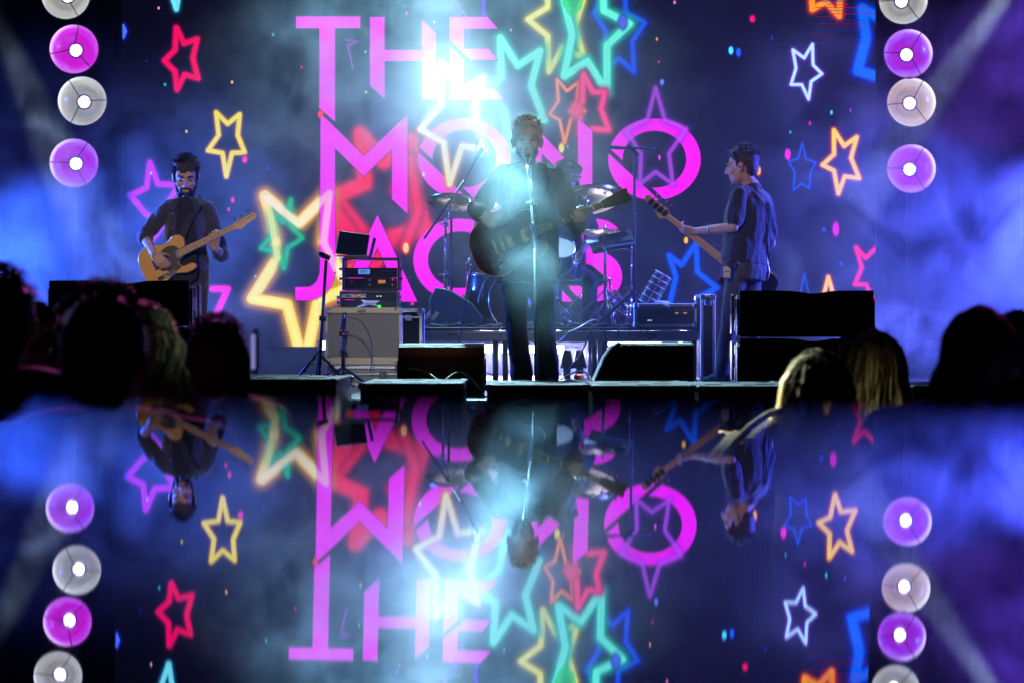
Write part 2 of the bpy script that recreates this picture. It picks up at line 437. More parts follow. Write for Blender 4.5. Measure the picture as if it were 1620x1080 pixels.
neon([(1283, -25), (1285, 15), (1306, 3), (1327, 26), (1329, -10), (1347, -35), (1320, -37), (1306, -70), (1294, -37), (1264, -34)], 7, (1.0, 0.62, 0.08), (0.95, 0.2, 0.03), 4, 0.95)
neon([(1390, 28), (1364, 14), (1370, 60), (1357, 112), (1390, 122)], 12, (0.05, 0.42, 1.0), (0.0, 0.2, 0.85), 6, 0.95, closed=False, soft=5)
neon([(705, -30), (718, 2), (735, 24), (742, 60)], 4, (0.45, 0.15, 0.95), (0.2, 0.05, 0.6), 3, 0.7, closed=False, soft=3)
neon([(768, -40), (764, 14), (766, 26)], 4, (0.45, 0.15, 0.95), (0.2, 0.05, 0.6), 3, 0.7, closed=False, soft=3)
neon([(547, 63), (567, 66), (550, 72), (558, 108)], 2, (0.6, 0.1, 0.7), (0.3, 0.0, 0.4), 3, 0.5, closed=False)
# glitch lines of the orange star
for k in range(26):
    yy = -60 + k * 5.1; xa = 1283 + rng.random() * 30; xb = xa + 20 + rng.random() * 90
    a = float(np.clip(1 - (yy - 10) / 85, 0.1, 1)) * 0.55
    sl = window(xa, yy, min(xb, 1385), yy + 1.4); over(sl, np.full(GX[sl].shape, a), (0.75, 0.05, 0.35) if k % 3 else (0.1, 0.15, 0.8))
# --- the letters
# T H E
fill([(468, 26), (570, 26), (570, 45), (530, 45), (530, 193), (505, 171), (505, 45), (468, 45)], MAG)
fill([(585, 27), (608.5, 27), (608.5, 79), (667, 79), (667, 31), (689.5, 52), (689.5, 158), (667, 158), (667, 97), (608.5, 97), (608.5, 157), (585, 136)], MAG)
fill([(711, 27), (771, 27), (788, 46), (734, 46), (734, 77), (773, 77), (787, 95), (744, 95), (711, 64)], MAG)
fill([(711, 72), (734, 95), (734, 140), (782, 140), (798, 158), (711, 158)], MAG)
# M with the J hanging from its left stem
jc = [(467 + 0, 475)]
arc_o = [(486 + 44 * math.cos(t), 425 + 50 * math.sin(t)) for t in np.linspace(0, math.pi / 2, 14)]
arc_i = [(486 + 20 * math.cos(t), 424 + 30 * math.sin(t)) for t in np.linspace(math.pi / 2, 0, 14)]
fill([(507, 179), (575.5, 247), (644.5, 181), (644.5, 338), (620, 315), (620, 235), (575.5, 279), (530, 235)] + arc_o + [(467, 475), (467, 454)] + arc_i, MAG)
# O with its slash, twice
def letter_o(cx, cy):
    def f(X, Y):
        out = ((X - cx) / 73.3) ** 2 + ((Y - cy) / 64.6) ** 2 < 1
        inn = ((X - cx) / 50.2) ** 2 + ((Y - cy) / 45) ** 2 < 1
        s = (Y - (cy - 15)) - 0.93 * (X - (cx - 73.3))
        return np.where((s > 4.5) & out, 1.0, np.where(out & ~inn & (s < -4.5), 1.0, 0.0))
    mask_fill(cx - 76, cy - 68, cx + 76, cy + 68, f, MAG)
letter_o(734.5, 251); letter_o(1035, 252)
# N
fill([(834, 187), (857, 211), (894, 251), (914, 272), (914, 188), (937, 207), (937, 308), (922, 308), (857, 243), (857, 338), (834, 315)], MAG)
# A C K S
fill([(597, 340), (660, 477), (635.5, 477), (597, 391), (558.5, 477), (534, 477)], MAG)
def letter_c(X, Y):
    out = ((X - 727) / 73.3) ** 2 + ((Y - 411) / 65.5) ** 2 < 1
    inn = ((X - 727) / 50) ** 2 + ((Y - 411) / 45) ** 2 < 1
    return np.where(out & ~inn & (X < 753), 1.0, 0.0)
mask_fill(650, 340, 760, 480, letter_c, MAG)
fill([(722, 346), (749, 347), (753, 366), (722, 366)], MAG, 1, False); fill([(722, 455.5), (753, 455.5), (753, 476), (722, 476)], MAG, 1, False)
fill([(790, 346), (812, 366), (812, 400), (850, 346), (878, 346), (833, 410), (884, 477), (856, 477), (812, 420), (812, 477), (790, 477)], MAG)
def letter_s(X, Y):
    up = (((X - 943) / 42) ** 2 + ((Y - 383) / 37) ** 2 < 1) & ~(((X - 946) / 21) ** 2 + ((Y - 384) / 18) ** 2 < 1) & ((X < 942) | (Y < 372))
    lo = (((X - 940) / 44) ** 2 + ((Y - 437) / 40) ** 2 < 1) & ~(((X - 937) / 24) ** 2 + ((Y - 432) / 24) ** 2 < 1) & ((X > 940) | (Y > 452))
    dg = (np.abs((Y - 405) - 0.8 * (X - 936)) < 15) & (X > 912) & (X < 966)
    return np.where(up | lo | dg, 1.0, 0.0)
mask_fill(895, 343, 990, 478, letter_s, MAG)
fill([(889, 477), (889, 459), (906, 477)], MAG)
# --- stars drawn over the letters
neon([(1037, 139), (1051, 189), (1086, 204), (1058, 243), (1064, 291), (1037, 272), (1012, 291), (1014, 245), (990, 205), (1024, 189)], 5, (0.80, 0.36, 1.0), (0.52, 0.08, 0.85), 5, 0.75, soft=2, alpha=0.62)
neon([(699, 100), (730, 142), (764, 124), (750, 175), (766, 236), (731, 231), (711, 291), (702, 226), (665, 205), (697, 165)], 7, (1.0, 0.96, 0.72), (0.95, 0.62, 0.30), 5, 0.85, soft=2)
neon([(421, 312), (472, 354), (521, 306), (512, 383), (534, 430)], 9, (1.0, 0.98, 0.86), (1.0, 0.7, 0.9), 4, 0.4, closed=False, soft=3, alpha=0.6)
for x, y, rx, ry, c, h in [
    (251, 13, 1.7, 2.4, (1, .7, .95), None), (261, 134, 2, 2.7, (.1, .8, .85), None), (367, 130, 2, 2.7, (1, .8, .5), None), (295, 208, 2, 2.7, (.95, .8, .2), None),
    (387, 252, 4, 5.5, (1, .05, .75), (.7, 0, .4)), (232, 97, 1.6, 1.6, (.1, .2, .8), None), (432, 55, 2, 3, (.1, .85, .8), None), (477, 106, 1.8, 2.6, (.9, .1, .3), None), (551, 150, 1.5, 2, (.9, .1, .3), None),
    (579, 146, 2, 2.8, (1, .8, .6), None), (578, 82, 1.6, 2, (.8, .9, .9), None), (687, 35, 1.7, 2.4, (.9, .9, .8), None), (643, 21, 2, 3.4, (.9, .2, .4), None), (640, 10, 2.5, 3.4, (.1, .3, .8), None), (808, 48, 1.5, 2, (.9, .9, .8), None),
    (368, 316, 3, 5, (1, .05, .5), None), (362, 331, 2, 3.5, (1, .05, .45), None), (1190, 30, 4, 5, (1, .05, .45), (.6, 0, .3)), (1156, 80, 3.6, 6, (.35, .95, 1), (0, .4, .9)),
    (1168, 83, 3.5, 6.5, (.12, .4, 1), (0, .15, .8)), (1047, 130, 3, 4.5, (.45, .55, 1), (.05, .2, .8)), (1039, 62, 1.8, 3, (1, .6, .5), None), (1067, 4, 2, 3, (1, .5, .8), None), (1042, 98, 1.3, 2.2, (1, .2, .4), None),
    (888, 234, 4, 7, (1, .93, .45), (.9, .6, .2)), (898, 232, 1.4, 2.4, (.5, 1, .9), None), (1200, 270, 3.4, 7, (1, .68, .1), (.8, .2, .02)), (1246, 244, 4.6, 9, (1, .02, .85), None), (1322, 362, 5, 11, (.9, .02, .85), (.5, 0, .5)),
    (1303, 363, 2.8, 4, (.05, .3, .95), None), (1330, 417, 2.5, 3.5, (.02, .25, .8), None), (1315, 178, 2.2, 3.8, (.2, .85, .9), None), (1345, 174, 1.8, 3.4, (.55, .15, .8), None), (1281, 195, 2, 3.6, (.85, .05, .6), None),
    (1250, 209, 1.7, 2.4, (.15, .75, .75), None), (1043, 249, 2, 4.5, (.95, .25, 1), None), (1085, 380, 3.5, 5.5, (1, .75, .1), None), (642, 392, 4.6, 8, (1, .85, .55), (.95, .3, .1)), (507, 181, 4.5, 6.5, (1, .02, .3), None),
    (670, 276, 2.4, 3.4, (1, .9, 1), None), (404, 437, 1.5, 2, (.3, .9, 1), None), (423, 266, 2.4, 2.4, (.05, .25, .8), None), (1221, 60, 2, 4, (.05, .2, .7), None), (239, 274, 1.6, 2.8, (.5, 1, 1), None), (205, 308, 3, 3.5, (.3, .3, 1), None),
    (985, 35, 6, 10, (.3, .4, .95), (.1, .2, .7)), (1006, 338, 2, 2, (.0, .3, .9), None), (530, 432, 1.4, 2, (.2, .1, .1), None), (674, 336, 2, 3, (.9, .1, .5), None), (652, 480, 3, 3, (.9, .1, .5), None)]:
    dot(x, y, rx, ry, c, h)
# rows of diodes and the joints between cabinets
rows = 0.955 + 0.045 * np.cos(2 * np.pi * (GY - SY0) / 3.2)
gain = 1 + 0.05 * (rng.random((9, 14)) - 0.5)
img *= rows[..., None].astype(np.float32)
img *= gain[np.minimum(((GY - SY0) / (SY1 - SY0) * 9).astype(int), 8), np.minimum(((GX - SX0) / (SX1 - SX0) * 14).astype(int), 13)][..., None].astype(np.float32)
px = np.ones((H_, W_, 4), np.float32); px[..., :3] = np.clip(img, 0, 1)
led = bpy.data.images.new('led_picture', W_, H_)
led.pixels.foreach_set(px[::-1].ravel()); led.update()
m = bpy.data.materials.new('led_display'); m.use_nodes = True; nt = m.node_tree
nt.nodes.remove(nt.nodes['Principled BSDF'])
ti = nt.nodes.new('ShaderNodeTexImage'); ti.image = led; ti.extension = 'EXTEND'
em = nt.nodes.new('ShaderNodeEmission'); em.inputs[1].default_value = 1.2
nt.links.new(ti.outputs[0], em.inputs[0]); nt.links.new(em.outputs[0], nt.nodes['Material Output'].inputs[0])
DS = 23.0
A, B = P(SX0, SY1, DS), P(SX1, SY0, DS)
scr = thing('led_screen', 'huge LED wall behind the band showing magenta lettering and neon stars', 'video screen', ((A.x + B.x) / 2, DS, FLOOR))
# display made of cabinets: each one a panel with its share of the picture
nx, nz = 14, 9
for i in range(nx):
    for j in range(nz):
        x0 = A.x + (B.x - A.x) * i / nx; x1 = A.x + (B.x - A.x) * (i + 1) / nx
        z0 = A.z + (B.z - A.z) * j / nz; z1 = A.z + (B.z - A.z) * (j + 1) / nz
        e = 0.0004
        me = bpy.data.meshes.new('panel')
        c = Vector(((x0 + x1) / 2, DS, (z0 + z1) / 2)); hx, hz = (x1 - x0) / 2 - e, (z1 - z0) / 2 - e
        me.from_pydata([(-hx, 0, -hz), (hx, 0, -hz), (hx, 0, hz), (-hx, 0, hz), (-hx, 0.07, -hz), (hx, 0.07, -hz), (hx, 0.07, hz), (-hx, 0.07, hz)], [],
                       [(0, 1, 2, 3), (5, 4, 7, 6), (4, 0, 3, 7), (1, 5, 6, 2), (3, 2, 6, 7), (4, 5, 1, 0)])
        me.materials.append(m); me.materials.append(M_black)
        for k, p_ in enumerate(me.polygons): p_.material_index = 0 if k == 0 else 1
        uv = me.uv_layers.new(name='uv')
        q = [(i / nx, j / nz), ((i + 1) / nx, j / nz), ((i + 1) / nx, (j + 1) / nz), (i / nx, (j + 1) / nz)]
        for k in range(4): uv.data[k].uv = q[k]
        o = bpy.data.objects.new('panel', me); COL.objects.link(o); o.parent = scr
        o.location = c - scr.location
for x in (A.x - 0.02, B.x + 0.02): MB().box((x, DS + 0.06, (FLOOR + B.z) / 2), (0.035, 0.2, B.z - FLOOR)).build('frame', M_black, scr)
MB().box(((A.x + B.x) / 2, DS + 0.05, (FLOOR + A.z) / 2 - 0.005), (B.x - A.x, 0.06, A.z - FLOOR - 0.02)).build('skirt', M_curtain, scr)

# ================================================================== BLINDER LAMPS in two columns
def glow_bowl_mat(name, c1, c2, c3, k, seed):  # emission stands in for the bulb's light on the bowl
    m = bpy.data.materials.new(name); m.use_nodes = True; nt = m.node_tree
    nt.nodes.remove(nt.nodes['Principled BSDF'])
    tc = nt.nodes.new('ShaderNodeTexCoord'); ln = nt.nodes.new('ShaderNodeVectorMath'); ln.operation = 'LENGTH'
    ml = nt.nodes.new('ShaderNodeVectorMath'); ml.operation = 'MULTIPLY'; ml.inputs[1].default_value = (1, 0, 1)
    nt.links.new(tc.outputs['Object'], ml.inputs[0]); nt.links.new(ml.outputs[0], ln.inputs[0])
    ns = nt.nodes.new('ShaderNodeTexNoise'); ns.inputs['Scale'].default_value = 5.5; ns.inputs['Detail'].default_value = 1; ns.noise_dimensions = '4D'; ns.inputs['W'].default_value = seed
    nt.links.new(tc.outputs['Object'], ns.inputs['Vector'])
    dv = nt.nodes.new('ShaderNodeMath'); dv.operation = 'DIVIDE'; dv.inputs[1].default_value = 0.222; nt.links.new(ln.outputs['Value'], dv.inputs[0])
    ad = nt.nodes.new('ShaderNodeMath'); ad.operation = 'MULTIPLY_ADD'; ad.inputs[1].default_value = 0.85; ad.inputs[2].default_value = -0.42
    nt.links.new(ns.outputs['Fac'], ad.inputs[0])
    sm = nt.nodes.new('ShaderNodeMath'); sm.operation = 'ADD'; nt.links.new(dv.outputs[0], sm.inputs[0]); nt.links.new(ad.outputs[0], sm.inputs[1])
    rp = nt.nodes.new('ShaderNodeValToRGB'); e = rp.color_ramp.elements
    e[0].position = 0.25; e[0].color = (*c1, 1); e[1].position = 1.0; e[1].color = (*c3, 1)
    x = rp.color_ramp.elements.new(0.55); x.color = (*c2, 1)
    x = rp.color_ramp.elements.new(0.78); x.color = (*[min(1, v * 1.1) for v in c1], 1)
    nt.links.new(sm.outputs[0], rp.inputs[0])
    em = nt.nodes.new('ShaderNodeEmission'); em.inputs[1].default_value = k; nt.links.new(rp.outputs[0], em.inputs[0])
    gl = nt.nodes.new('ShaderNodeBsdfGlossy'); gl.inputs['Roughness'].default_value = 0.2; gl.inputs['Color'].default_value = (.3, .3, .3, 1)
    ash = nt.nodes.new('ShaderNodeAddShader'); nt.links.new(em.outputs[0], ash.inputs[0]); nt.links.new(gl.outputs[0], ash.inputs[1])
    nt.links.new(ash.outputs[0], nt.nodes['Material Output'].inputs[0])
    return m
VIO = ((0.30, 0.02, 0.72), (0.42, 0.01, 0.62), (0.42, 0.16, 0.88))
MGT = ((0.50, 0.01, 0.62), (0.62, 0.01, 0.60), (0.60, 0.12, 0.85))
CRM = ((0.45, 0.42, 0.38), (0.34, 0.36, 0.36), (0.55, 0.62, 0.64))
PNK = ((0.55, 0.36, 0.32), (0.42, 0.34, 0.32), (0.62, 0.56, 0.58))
M_bulb = glow('bulb_glass', (0.93, 0.93, 1.0), 5.0)
blinders = [
    (104, -8, CRM, 0.8, 'cream blinder lamp cut by the top edge, highest left of the screen', -1), (117, 78, MGT, 1.0, 'magenta blinder lamp, upper violet one left of the screen', 0),
    (130, 160, CRM, 0.85, 'pale grey blinder lamp between two violet ones, left of the screen', 1), (117, 258, VIO, 1.0, 'violet blinder lamp lowest in the column left of the screen', 2),
    (1429, 0, CRM, 0.85, 'cream blinder lamp cut by the top edge, highest right of the screen', 3), (1437, 85, VIO, 1.0, 'violet blinder lamp, upper violet one right of the screen', 4),
    (1442, 162, PNK, 0.95, 'pinkish white blinder lamp between two violet ones, right of the screen', 5), (1442, 267, VIO, 1.05, 'violet blinder lamp lowest in the column right of the screen', 6)]
DB = 22.0
SPK = {-1: (60, 185, 300), 0: (78, 192, 312), 1: (2, 122, 243), 2: (55, 178, 300), 3: (184, 60, 308), 4: (58, 178, 300), 5: (62, 186, 308), 6: (60, 179, 302)}
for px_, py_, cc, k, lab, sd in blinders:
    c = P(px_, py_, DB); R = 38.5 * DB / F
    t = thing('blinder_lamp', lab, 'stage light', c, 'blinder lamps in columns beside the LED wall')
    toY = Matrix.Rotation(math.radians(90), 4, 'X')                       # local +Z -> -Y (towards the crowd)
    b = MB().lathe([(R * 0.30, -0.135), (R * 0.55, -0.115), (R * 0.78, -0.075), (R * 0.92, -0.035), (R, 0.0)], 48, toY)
    bw = b.build('glowing_reflector', glow_bowl_mat('glowing_reflector_%d' % sd, *cc, k, sd * 3.7 + 11), t, shift=False)
    MB().lathe([(R * 1.0, 0.0), (R * 1.035, 0.006), (R * 1.045, -0.03), (R * 0.8, -0.16), (R * 0.35, -0.2), (0.001, -0.2)], 48, toY).build('housing', M_black, t, shift=False)
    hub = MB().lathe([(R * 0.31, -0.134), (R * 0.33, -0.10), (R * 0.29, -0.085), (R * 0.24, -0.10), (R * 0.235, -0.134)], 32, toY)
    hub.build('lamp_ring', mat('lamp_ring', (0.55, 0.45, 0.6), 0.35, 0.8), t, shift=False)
    MB().lathe([(0.001, -0.095), (R * 0.12, -0.097), (R * 0.20, -0.108), (R * 0.235, -0.130)], 24, toY).build('bulb', M_bulb, t, shift=False)
    for a in SPK[sd]:
        ca, sa = math.cos(math.radians(a)), math.sin(math.radians(a))
        MB().path([(R * ca * q, -0.012 + 0.05 * 0 * q, R * sa * q) for q in (0.0, 0.5, 1.0)], 0.0045).build('guard_wire', M_black, t, shift=False)
    MB().box((0, 0.23, 0), (0.10, 0.08, 0.16), ch=0.01).build('bracket', M_black, t, shift=False)
for sx in (118, 1438):
    a = P(sx, 0, DB + 0.36)
    t = thing('lamp_mast', 'dark mast that carries the lamp column %s of the screen' % ('left' if sx < 800 else 'right'), 'mast', (a.x, a.y, FLOOR), 'masts of the lamp columns')
    MB().box((a.x, a.y, (FLOOR + 7.5) / 2), (0.05, 0.05, 7.5 - FLOOR)).build('upright', M_black, t)
    MB().box((a.x, a.y, FLOOR + 0.02), (0.5, 0.5, 0.04)).build('foot_plate', M_black, t)

# ================================================================== SMOKE
def smoke(centre, half, dens, scale, thr, aniso=0.25, seed=0.0, stretch=(1, 1, 1), wid=0.22, base=0.06, tilt=0.0, fall=0.35):
    "soft-edged drift of smoke: billowing noise that thins out towards the rim of its box"
    m = bpy.data.materials.new('smoke'); m.use_nodes = True; nt = m.node_tree
    nt.nodes.remove(nt.nodes['Principled BSDF']); N = nt.nodes.new; L = nt.links.new
    v = N('ShaderNodeVolumePrincipled'); v.inputs['Color'].default_value = (0.9, 0.92, 0.95, 1); v.inputs['Anisotropy'].default_value = aniso
    tc = N('ShaderNodeTexCoord')
    mp = N('ShaderNodeMapping'); mp.inputs['Scale'].default_value = stretch; mp.inputs['Location'].default_value = (seed, seed * 1.7, seed * 0.4)
    L(tc.outputs['Object'], mp.inputs[0])
    nz = N('ShaderNodeTexNoise'); nz.inputs['Scale'].default_value = scale; nz.inputs['Detail'].default_value = 6.0; nz.inputs['Roughness'].default_value = 0.56; nz.inputs['Distortion'].default_value = 1.1
    L(mp.outputs[0], nz.inputs['Vector'])
    mr = N('ShaderNodeMapRange'); mr.interpolation_type = 'SMOOTHSTEP'; mr.inputs['From Min'].default_value = thr; mr.inputs['From Max'].default_value = thr + wid
    mr.inputs['To Min'].default_value = base; mr.inputs['To Max'].default_value = 1.0
    L(nz.outputs['Fac'], mr.inputs['Value'])
    dv = N('ShaderNodeVectorMath'); dv.operation = 'DIVIDE'; dv.inputs[1].default_value = half; L(tc.outputs['Object'], dv.inputs[0])
    ln = N('ShaderNodeVectorMath'); ln.operation = 'LENGTH'; L(dv.outputs[0], ln.inputs[0])
    fo = N('ShaderNodeMapRange'); fo.interpolation_type = 'SMOOTHSTEP'; fo.inputs['From Min'].default_value = fall; fo.inputs['From Max'].default_value = 1.0; fo.inputs['To Min'].default_value = 1.0; fo.inputs['To Max'].default_value = 0.0
    L(ln.outputs['Value'], fo.inputs['Value'])
    mu = N('ShaderNodeMath'); mu.operation = 'MULTIPLY'; L(mr.outputs[0], mu.inputs[0]); L(fo.outputs[0], mu.inputs[1])
    mv = N('ShaderNodeMath'); mv.operation = 'MULTIPLY'; mv.inputs[1].default_value = dens
    L(mu.outputs[0], mv.inputs[0]); L(mv.outputs[0], v.inputs['Density']); L(v.outputs[0], nt.nodes['Material Output'].inputs['Volume'])
    o = MB().box((0, 0, 0), [2 * h for h in half]).build('smoke', m, kind='stuff'); o.location = centre; o.rotation_euler = (0, tilt, 0)
    return o
smoke(P(810, 290, 19.2), (7.5, 4.4, 2.9), 0.015, 0.9, 0.40, seed=3, base=0.35)                       # thin drift over the whole stage
smoke(P(60, 380, 19.6), (2.9, 1.3, 1.9), 0.34, 1.7, 0.42, seed=8, base=0.04)                        # left wing
smoke(P(1620, 290, 19.6), (2.8, 1.3, 2.6), 0.34, 1.5, 0.43, seed=15, base=0.04)                      # right wing
smoke(P(700, 130, 21.7), (3.0, 1.1, 2.0), 0.50, 1.7, 0.42, aniso=0.35, seed=21, base=0.10)           # wide plume at upper centre, lit from above the frame
smoke(P(850, 312, 15.25), (0.74, 0.48, 1.05), 0.75, 2.6, 0.40, aniso=0.1, seed=30, base=0.12)         # rolling in front of the singer
smoke(P(1000, 450, 19.0), (2.6, 0.8, 0.9), 0.06, 2.0, 0.42, seed=41, base=0.15)                      # low between drums and bassist
smoke(P(830, 570, 21.0), (2.0, 0.8, 0.30), 0.8, 3.0, 0.38, seed=50, base=0.3)                        # creeping under the riser
smoke(P(1425, 530, 18.2), (0.75, 0.5, 0.35), 0.9, 5.5, 0.46, seed=61, base=0.02, wid=0.12)                     # puff by the right stack
smoke(P(715, 165, 20.6), (1.25, 0.8, 0.82), 0.80, 2.3, 0.38, seed=71, base=0.30, fall=0.05)                # thick cloud in the beam left of the singer's head

# ================================================================== FIGURES: tapered volumes fused into one skin
def ell(c, r, R=None): return ('e', Vector(c), Vector(r if hasattr(r, '__len__') else (r, r, r)), R)
def cap(a, b, r0, r1=None): return ('c', Vector(a), Vector(b), r0, r0 if r1 is None else r1)
def loft(rings): return ('l', rings)      # rings: (centre, axis_x*rx, axis_y*ry)

def prim_geo(prims):
    V = []; Fc = []
    for p in prims:
        k = len(V)
        if p[0] == 'e':
            _, c, r, R = p; n, m = 14, 9
            R = R or Matrix.Identity(3)
            rows = []
            for j in range(1, m):
                th = math.pi * j / m
                for i in range(n):
                    a = 2 * math.pi * i / n
                    V.append(c + R @ Vector((r.x * math.sin(th) * math.cos(a), r.y * math.sin(th) * math.sin(a), r.z * math.cos(th))))
            V.append(c + R @ Vector((0, 0, r.z))); V.append(c + R @ Vector((0, 0, -r.z)))
            T, Bq = k + (m - 1) * n, k + (m - 1) * n + 1
            for j in range(m - 2):
                for i in range(n):
                    i2 = (i + 1) % n
                    Fc.append((k + j * n + i, k + (j + 1) * n + i, k + (j + 1) * n + i2, k + j * n + i2))
            for i in range(n):
                i2 = (i + 1) % n
                Fc.append((T, k + i, k + i2)); Fc.append((Bq, k + (m - 2) * n + i2, k + (m - 2) * n + i))
        else:
            if p[0] == 'c':
                _, a, b, r0, r1 = p
                d = b - a; L = d.length
                if L < 1e-5: d = Vector((0, 0, 1)); L = 1e-5
                M = frame(d); y, z, x = M.col[1], M.col[2], M.col[0]
                rings = []
                for t in (1.0, 0.75, 0.4):
                    rings.append((a - x * r0 * math.sin(math.acos(math.sqrt(1 - t * t * 0.96))), y * r0 * math.sqrt(max(0.02, 1 - t * t * 0.98)), z * r0 * math.sqrt(max(0.02, 1 - t * t * 0.98))))
                rings.append((a, y * r0, z * r0)); rings.append((b, y * r1, z * r1))
                for t in (0.4, 0.75, 1.0):
                    q = math.sqrt(max(0.02, 1 - t * t * 0.98)); rings.append((b + x * r1 * t * 0.98, y * r1 * q, z * r1 * q))
            else: rings = p[1]
            n = 12 if p[0] == 'c' else 20
            for c, ax, ay in rings:
                c = Vector(c)
                for i in range(n):
                    a = 2 * math.pi * i / n; ca, sa = math.cos(a), math.sin(a)
                    if p[0] == 'l':
                        e = 0.88; ca = math.copysign(abs(ca) ** e, ca); sa = math.copysign(abs(sa) ** e, sa)
                    V.append(c + ax * ca + ay * sa)
            L = len(rings)
            for q in range(L - 1):
                for i in range(n):
                    i2 = (i + 1) % n
                    Fc.append((k + q * n + i, k + q * n + i2, k + (q + 1) * n + i2, k + (q + 1) * n + i))
            Fc.append(tuple(k + i for i in range(n - 1, -1, -1))); Fc.append(tuple(k + (L - 1) * n + i for i in range(n)))
    return V, Fc

def blob(name, prims, voxel, material, parent=None, smooth=4, wr=0.0, wscale=14.0, wstretch=(1, 1, 0.45), label=None, seed=0.0):
    V, Fc = prim_geo(prims)
    me = bpy.data.meshes.new('raw'); me.from_pydata([tuple(v) for v in V], [], Fc)
    bm = bmesh.new(); bm.from_mesh(me); bmesh.ops.recalc_face_normals(bm, faces=bm.faces); bm.to_mesh(me); bm.free()
    o = bpy.data.objects.new('raw', me); COL.objects.link(o)
    r = o.modifiers.new('r', 'REMESH'); r.mode = 'VOXEL'; r.voxel_size = voxel; r.adaptivity = 0
    s = o.modifiers.new('s', 'SMOOTH'); s.factor = 0.5; s.iterations = smooth
    dg = bpy.context.evaluated_depsgraph_get()
    new = bpy.data.meshes.new_from_object(o.evaluated_get(dg)); new.name = name
    bpy.data.objects.remove(o); bpy.data.meshes.remove(me)
    if wr > 0:
        n = len(new.vertices); co = np.empty(n * 3, np.float32); no = np.empty(n * 3, np.float32)
        new.vertices.foreach_get('co', co); new.vertices.foreach_get('normal', no)
        co = co.reshape(-1, 3); no = no.reshape(-1, 3)
        d = np.empty(n, np.float32)
        for i in range(n):
            v = Vector((co[i][0] * wscale * wstretch[0] + seed, co[i][1] * wscale * wstretch[1], co[i][2] * wscale * wstretch[2]))
            q = noise.noise(v); d[i] = (1 - abs(q) * 2.2) * 0.7 + 0.3 * noise.noise(v * 2.3)
        co += no * (d * wr)[:, None]
        new.vertices.foreach_set('co', co.ravel())
    new.polygons.foreach_set('use_smooth', [True] * len(new.polygons)); new.update()
    new.materials.clear(); new.materials.append(material)
    return tag(link_mesh(name, new, parent), label)

def axes(fwd, up=(0, 0, 1)):
    f = Vector(fwd).normalized(); u = Vector(up); l = f.cross(u).normalized(); u = l.cross(f).normalized()
    return Matrix((l, f, u)).transposed()

def head_prims(c, R, k=1.0, jaw=1.0):
    T = lambda x, y, z: c + R @ (Vector((x, y, z)) * k)
    E = lambda x, y, z, a, b, d: ell(T(x, y, z), (a * k, b * k, d * k), R)
    P_ = [E(0, -0.012, 0.028, 0.074, 0.094, 0.094), E(0, 0.025, -0.03, 0.060 * jaw, 0.064, 0.082), E(0, 0.034, -0.072, 0.050 * jaw, 0.046, 0.036), E(0, 0.062, -0.093, 0.022, 0.018, 0.018),
          cap(T(0, 0.086, 0.010), T(0, 0.107, -0.030), 0.008 * k, 0.012 * k), E(0.012, 0.094, -0.036, 0.009, 0.01, 0.008), E(-0.012, 0.094, -0.036, 0.009, 0.01, 0.008),
          cap(T(-0.048, 0.068, 0.026), T(-0.014, 0.086, 0.024), 0.010 * k), cap(T(0.048, 0.068, 0.026), T(0.014, 0.086, 0.024), 0.010 * k),
          E(0.043, 0.055, -0.026, 0.022, 0.026, 0.02), E(-0.043, 0.055, -0.026, 0.022, 0.026, 0.02),
          cap(T(-0.020, 0.082, -0.061), T(0.020, 0.082, -0.061), 0.007 * k), cap(T(-0.016, 0.081, -0.070), T(0.016, 0.081, -0.070), 0.008 * k)]
    for s in (-1, 1):
        P_ += [E(s * 0.078, -0.004, -0.008, 0.009, 0.020, 0.031), E(s * 0.080, -0.010, 0.004, 0.012, 0.018, 0.018)]
    return P_

def face_parts(root, c, R, k=1.0, hairmat=M_hair_dark, brow=True):
    T = lambda x, y, z: c + R @ (Vector((x, y, z)) * k)
    for s in (-1, 1):
        MB().path([T(s * 0.019, 0.0865, 0.004), T(s * 0.027, 0.0880, 0.0055), T(s * 0.036, 0.0855, 0.0045), T(s * 0.042, 0.0815, 0.002)], 0.0030 * k).build('eye', M_eye, root)
        if brow:
            MB().path([T(s * 0.014, 0.0965, 0.026), T(s * 0.032, 0.092, 0.032), T(s * 0.050, 0.077, 0.027)], 0.0045 * k).build('eyebrow', hairmat, root)

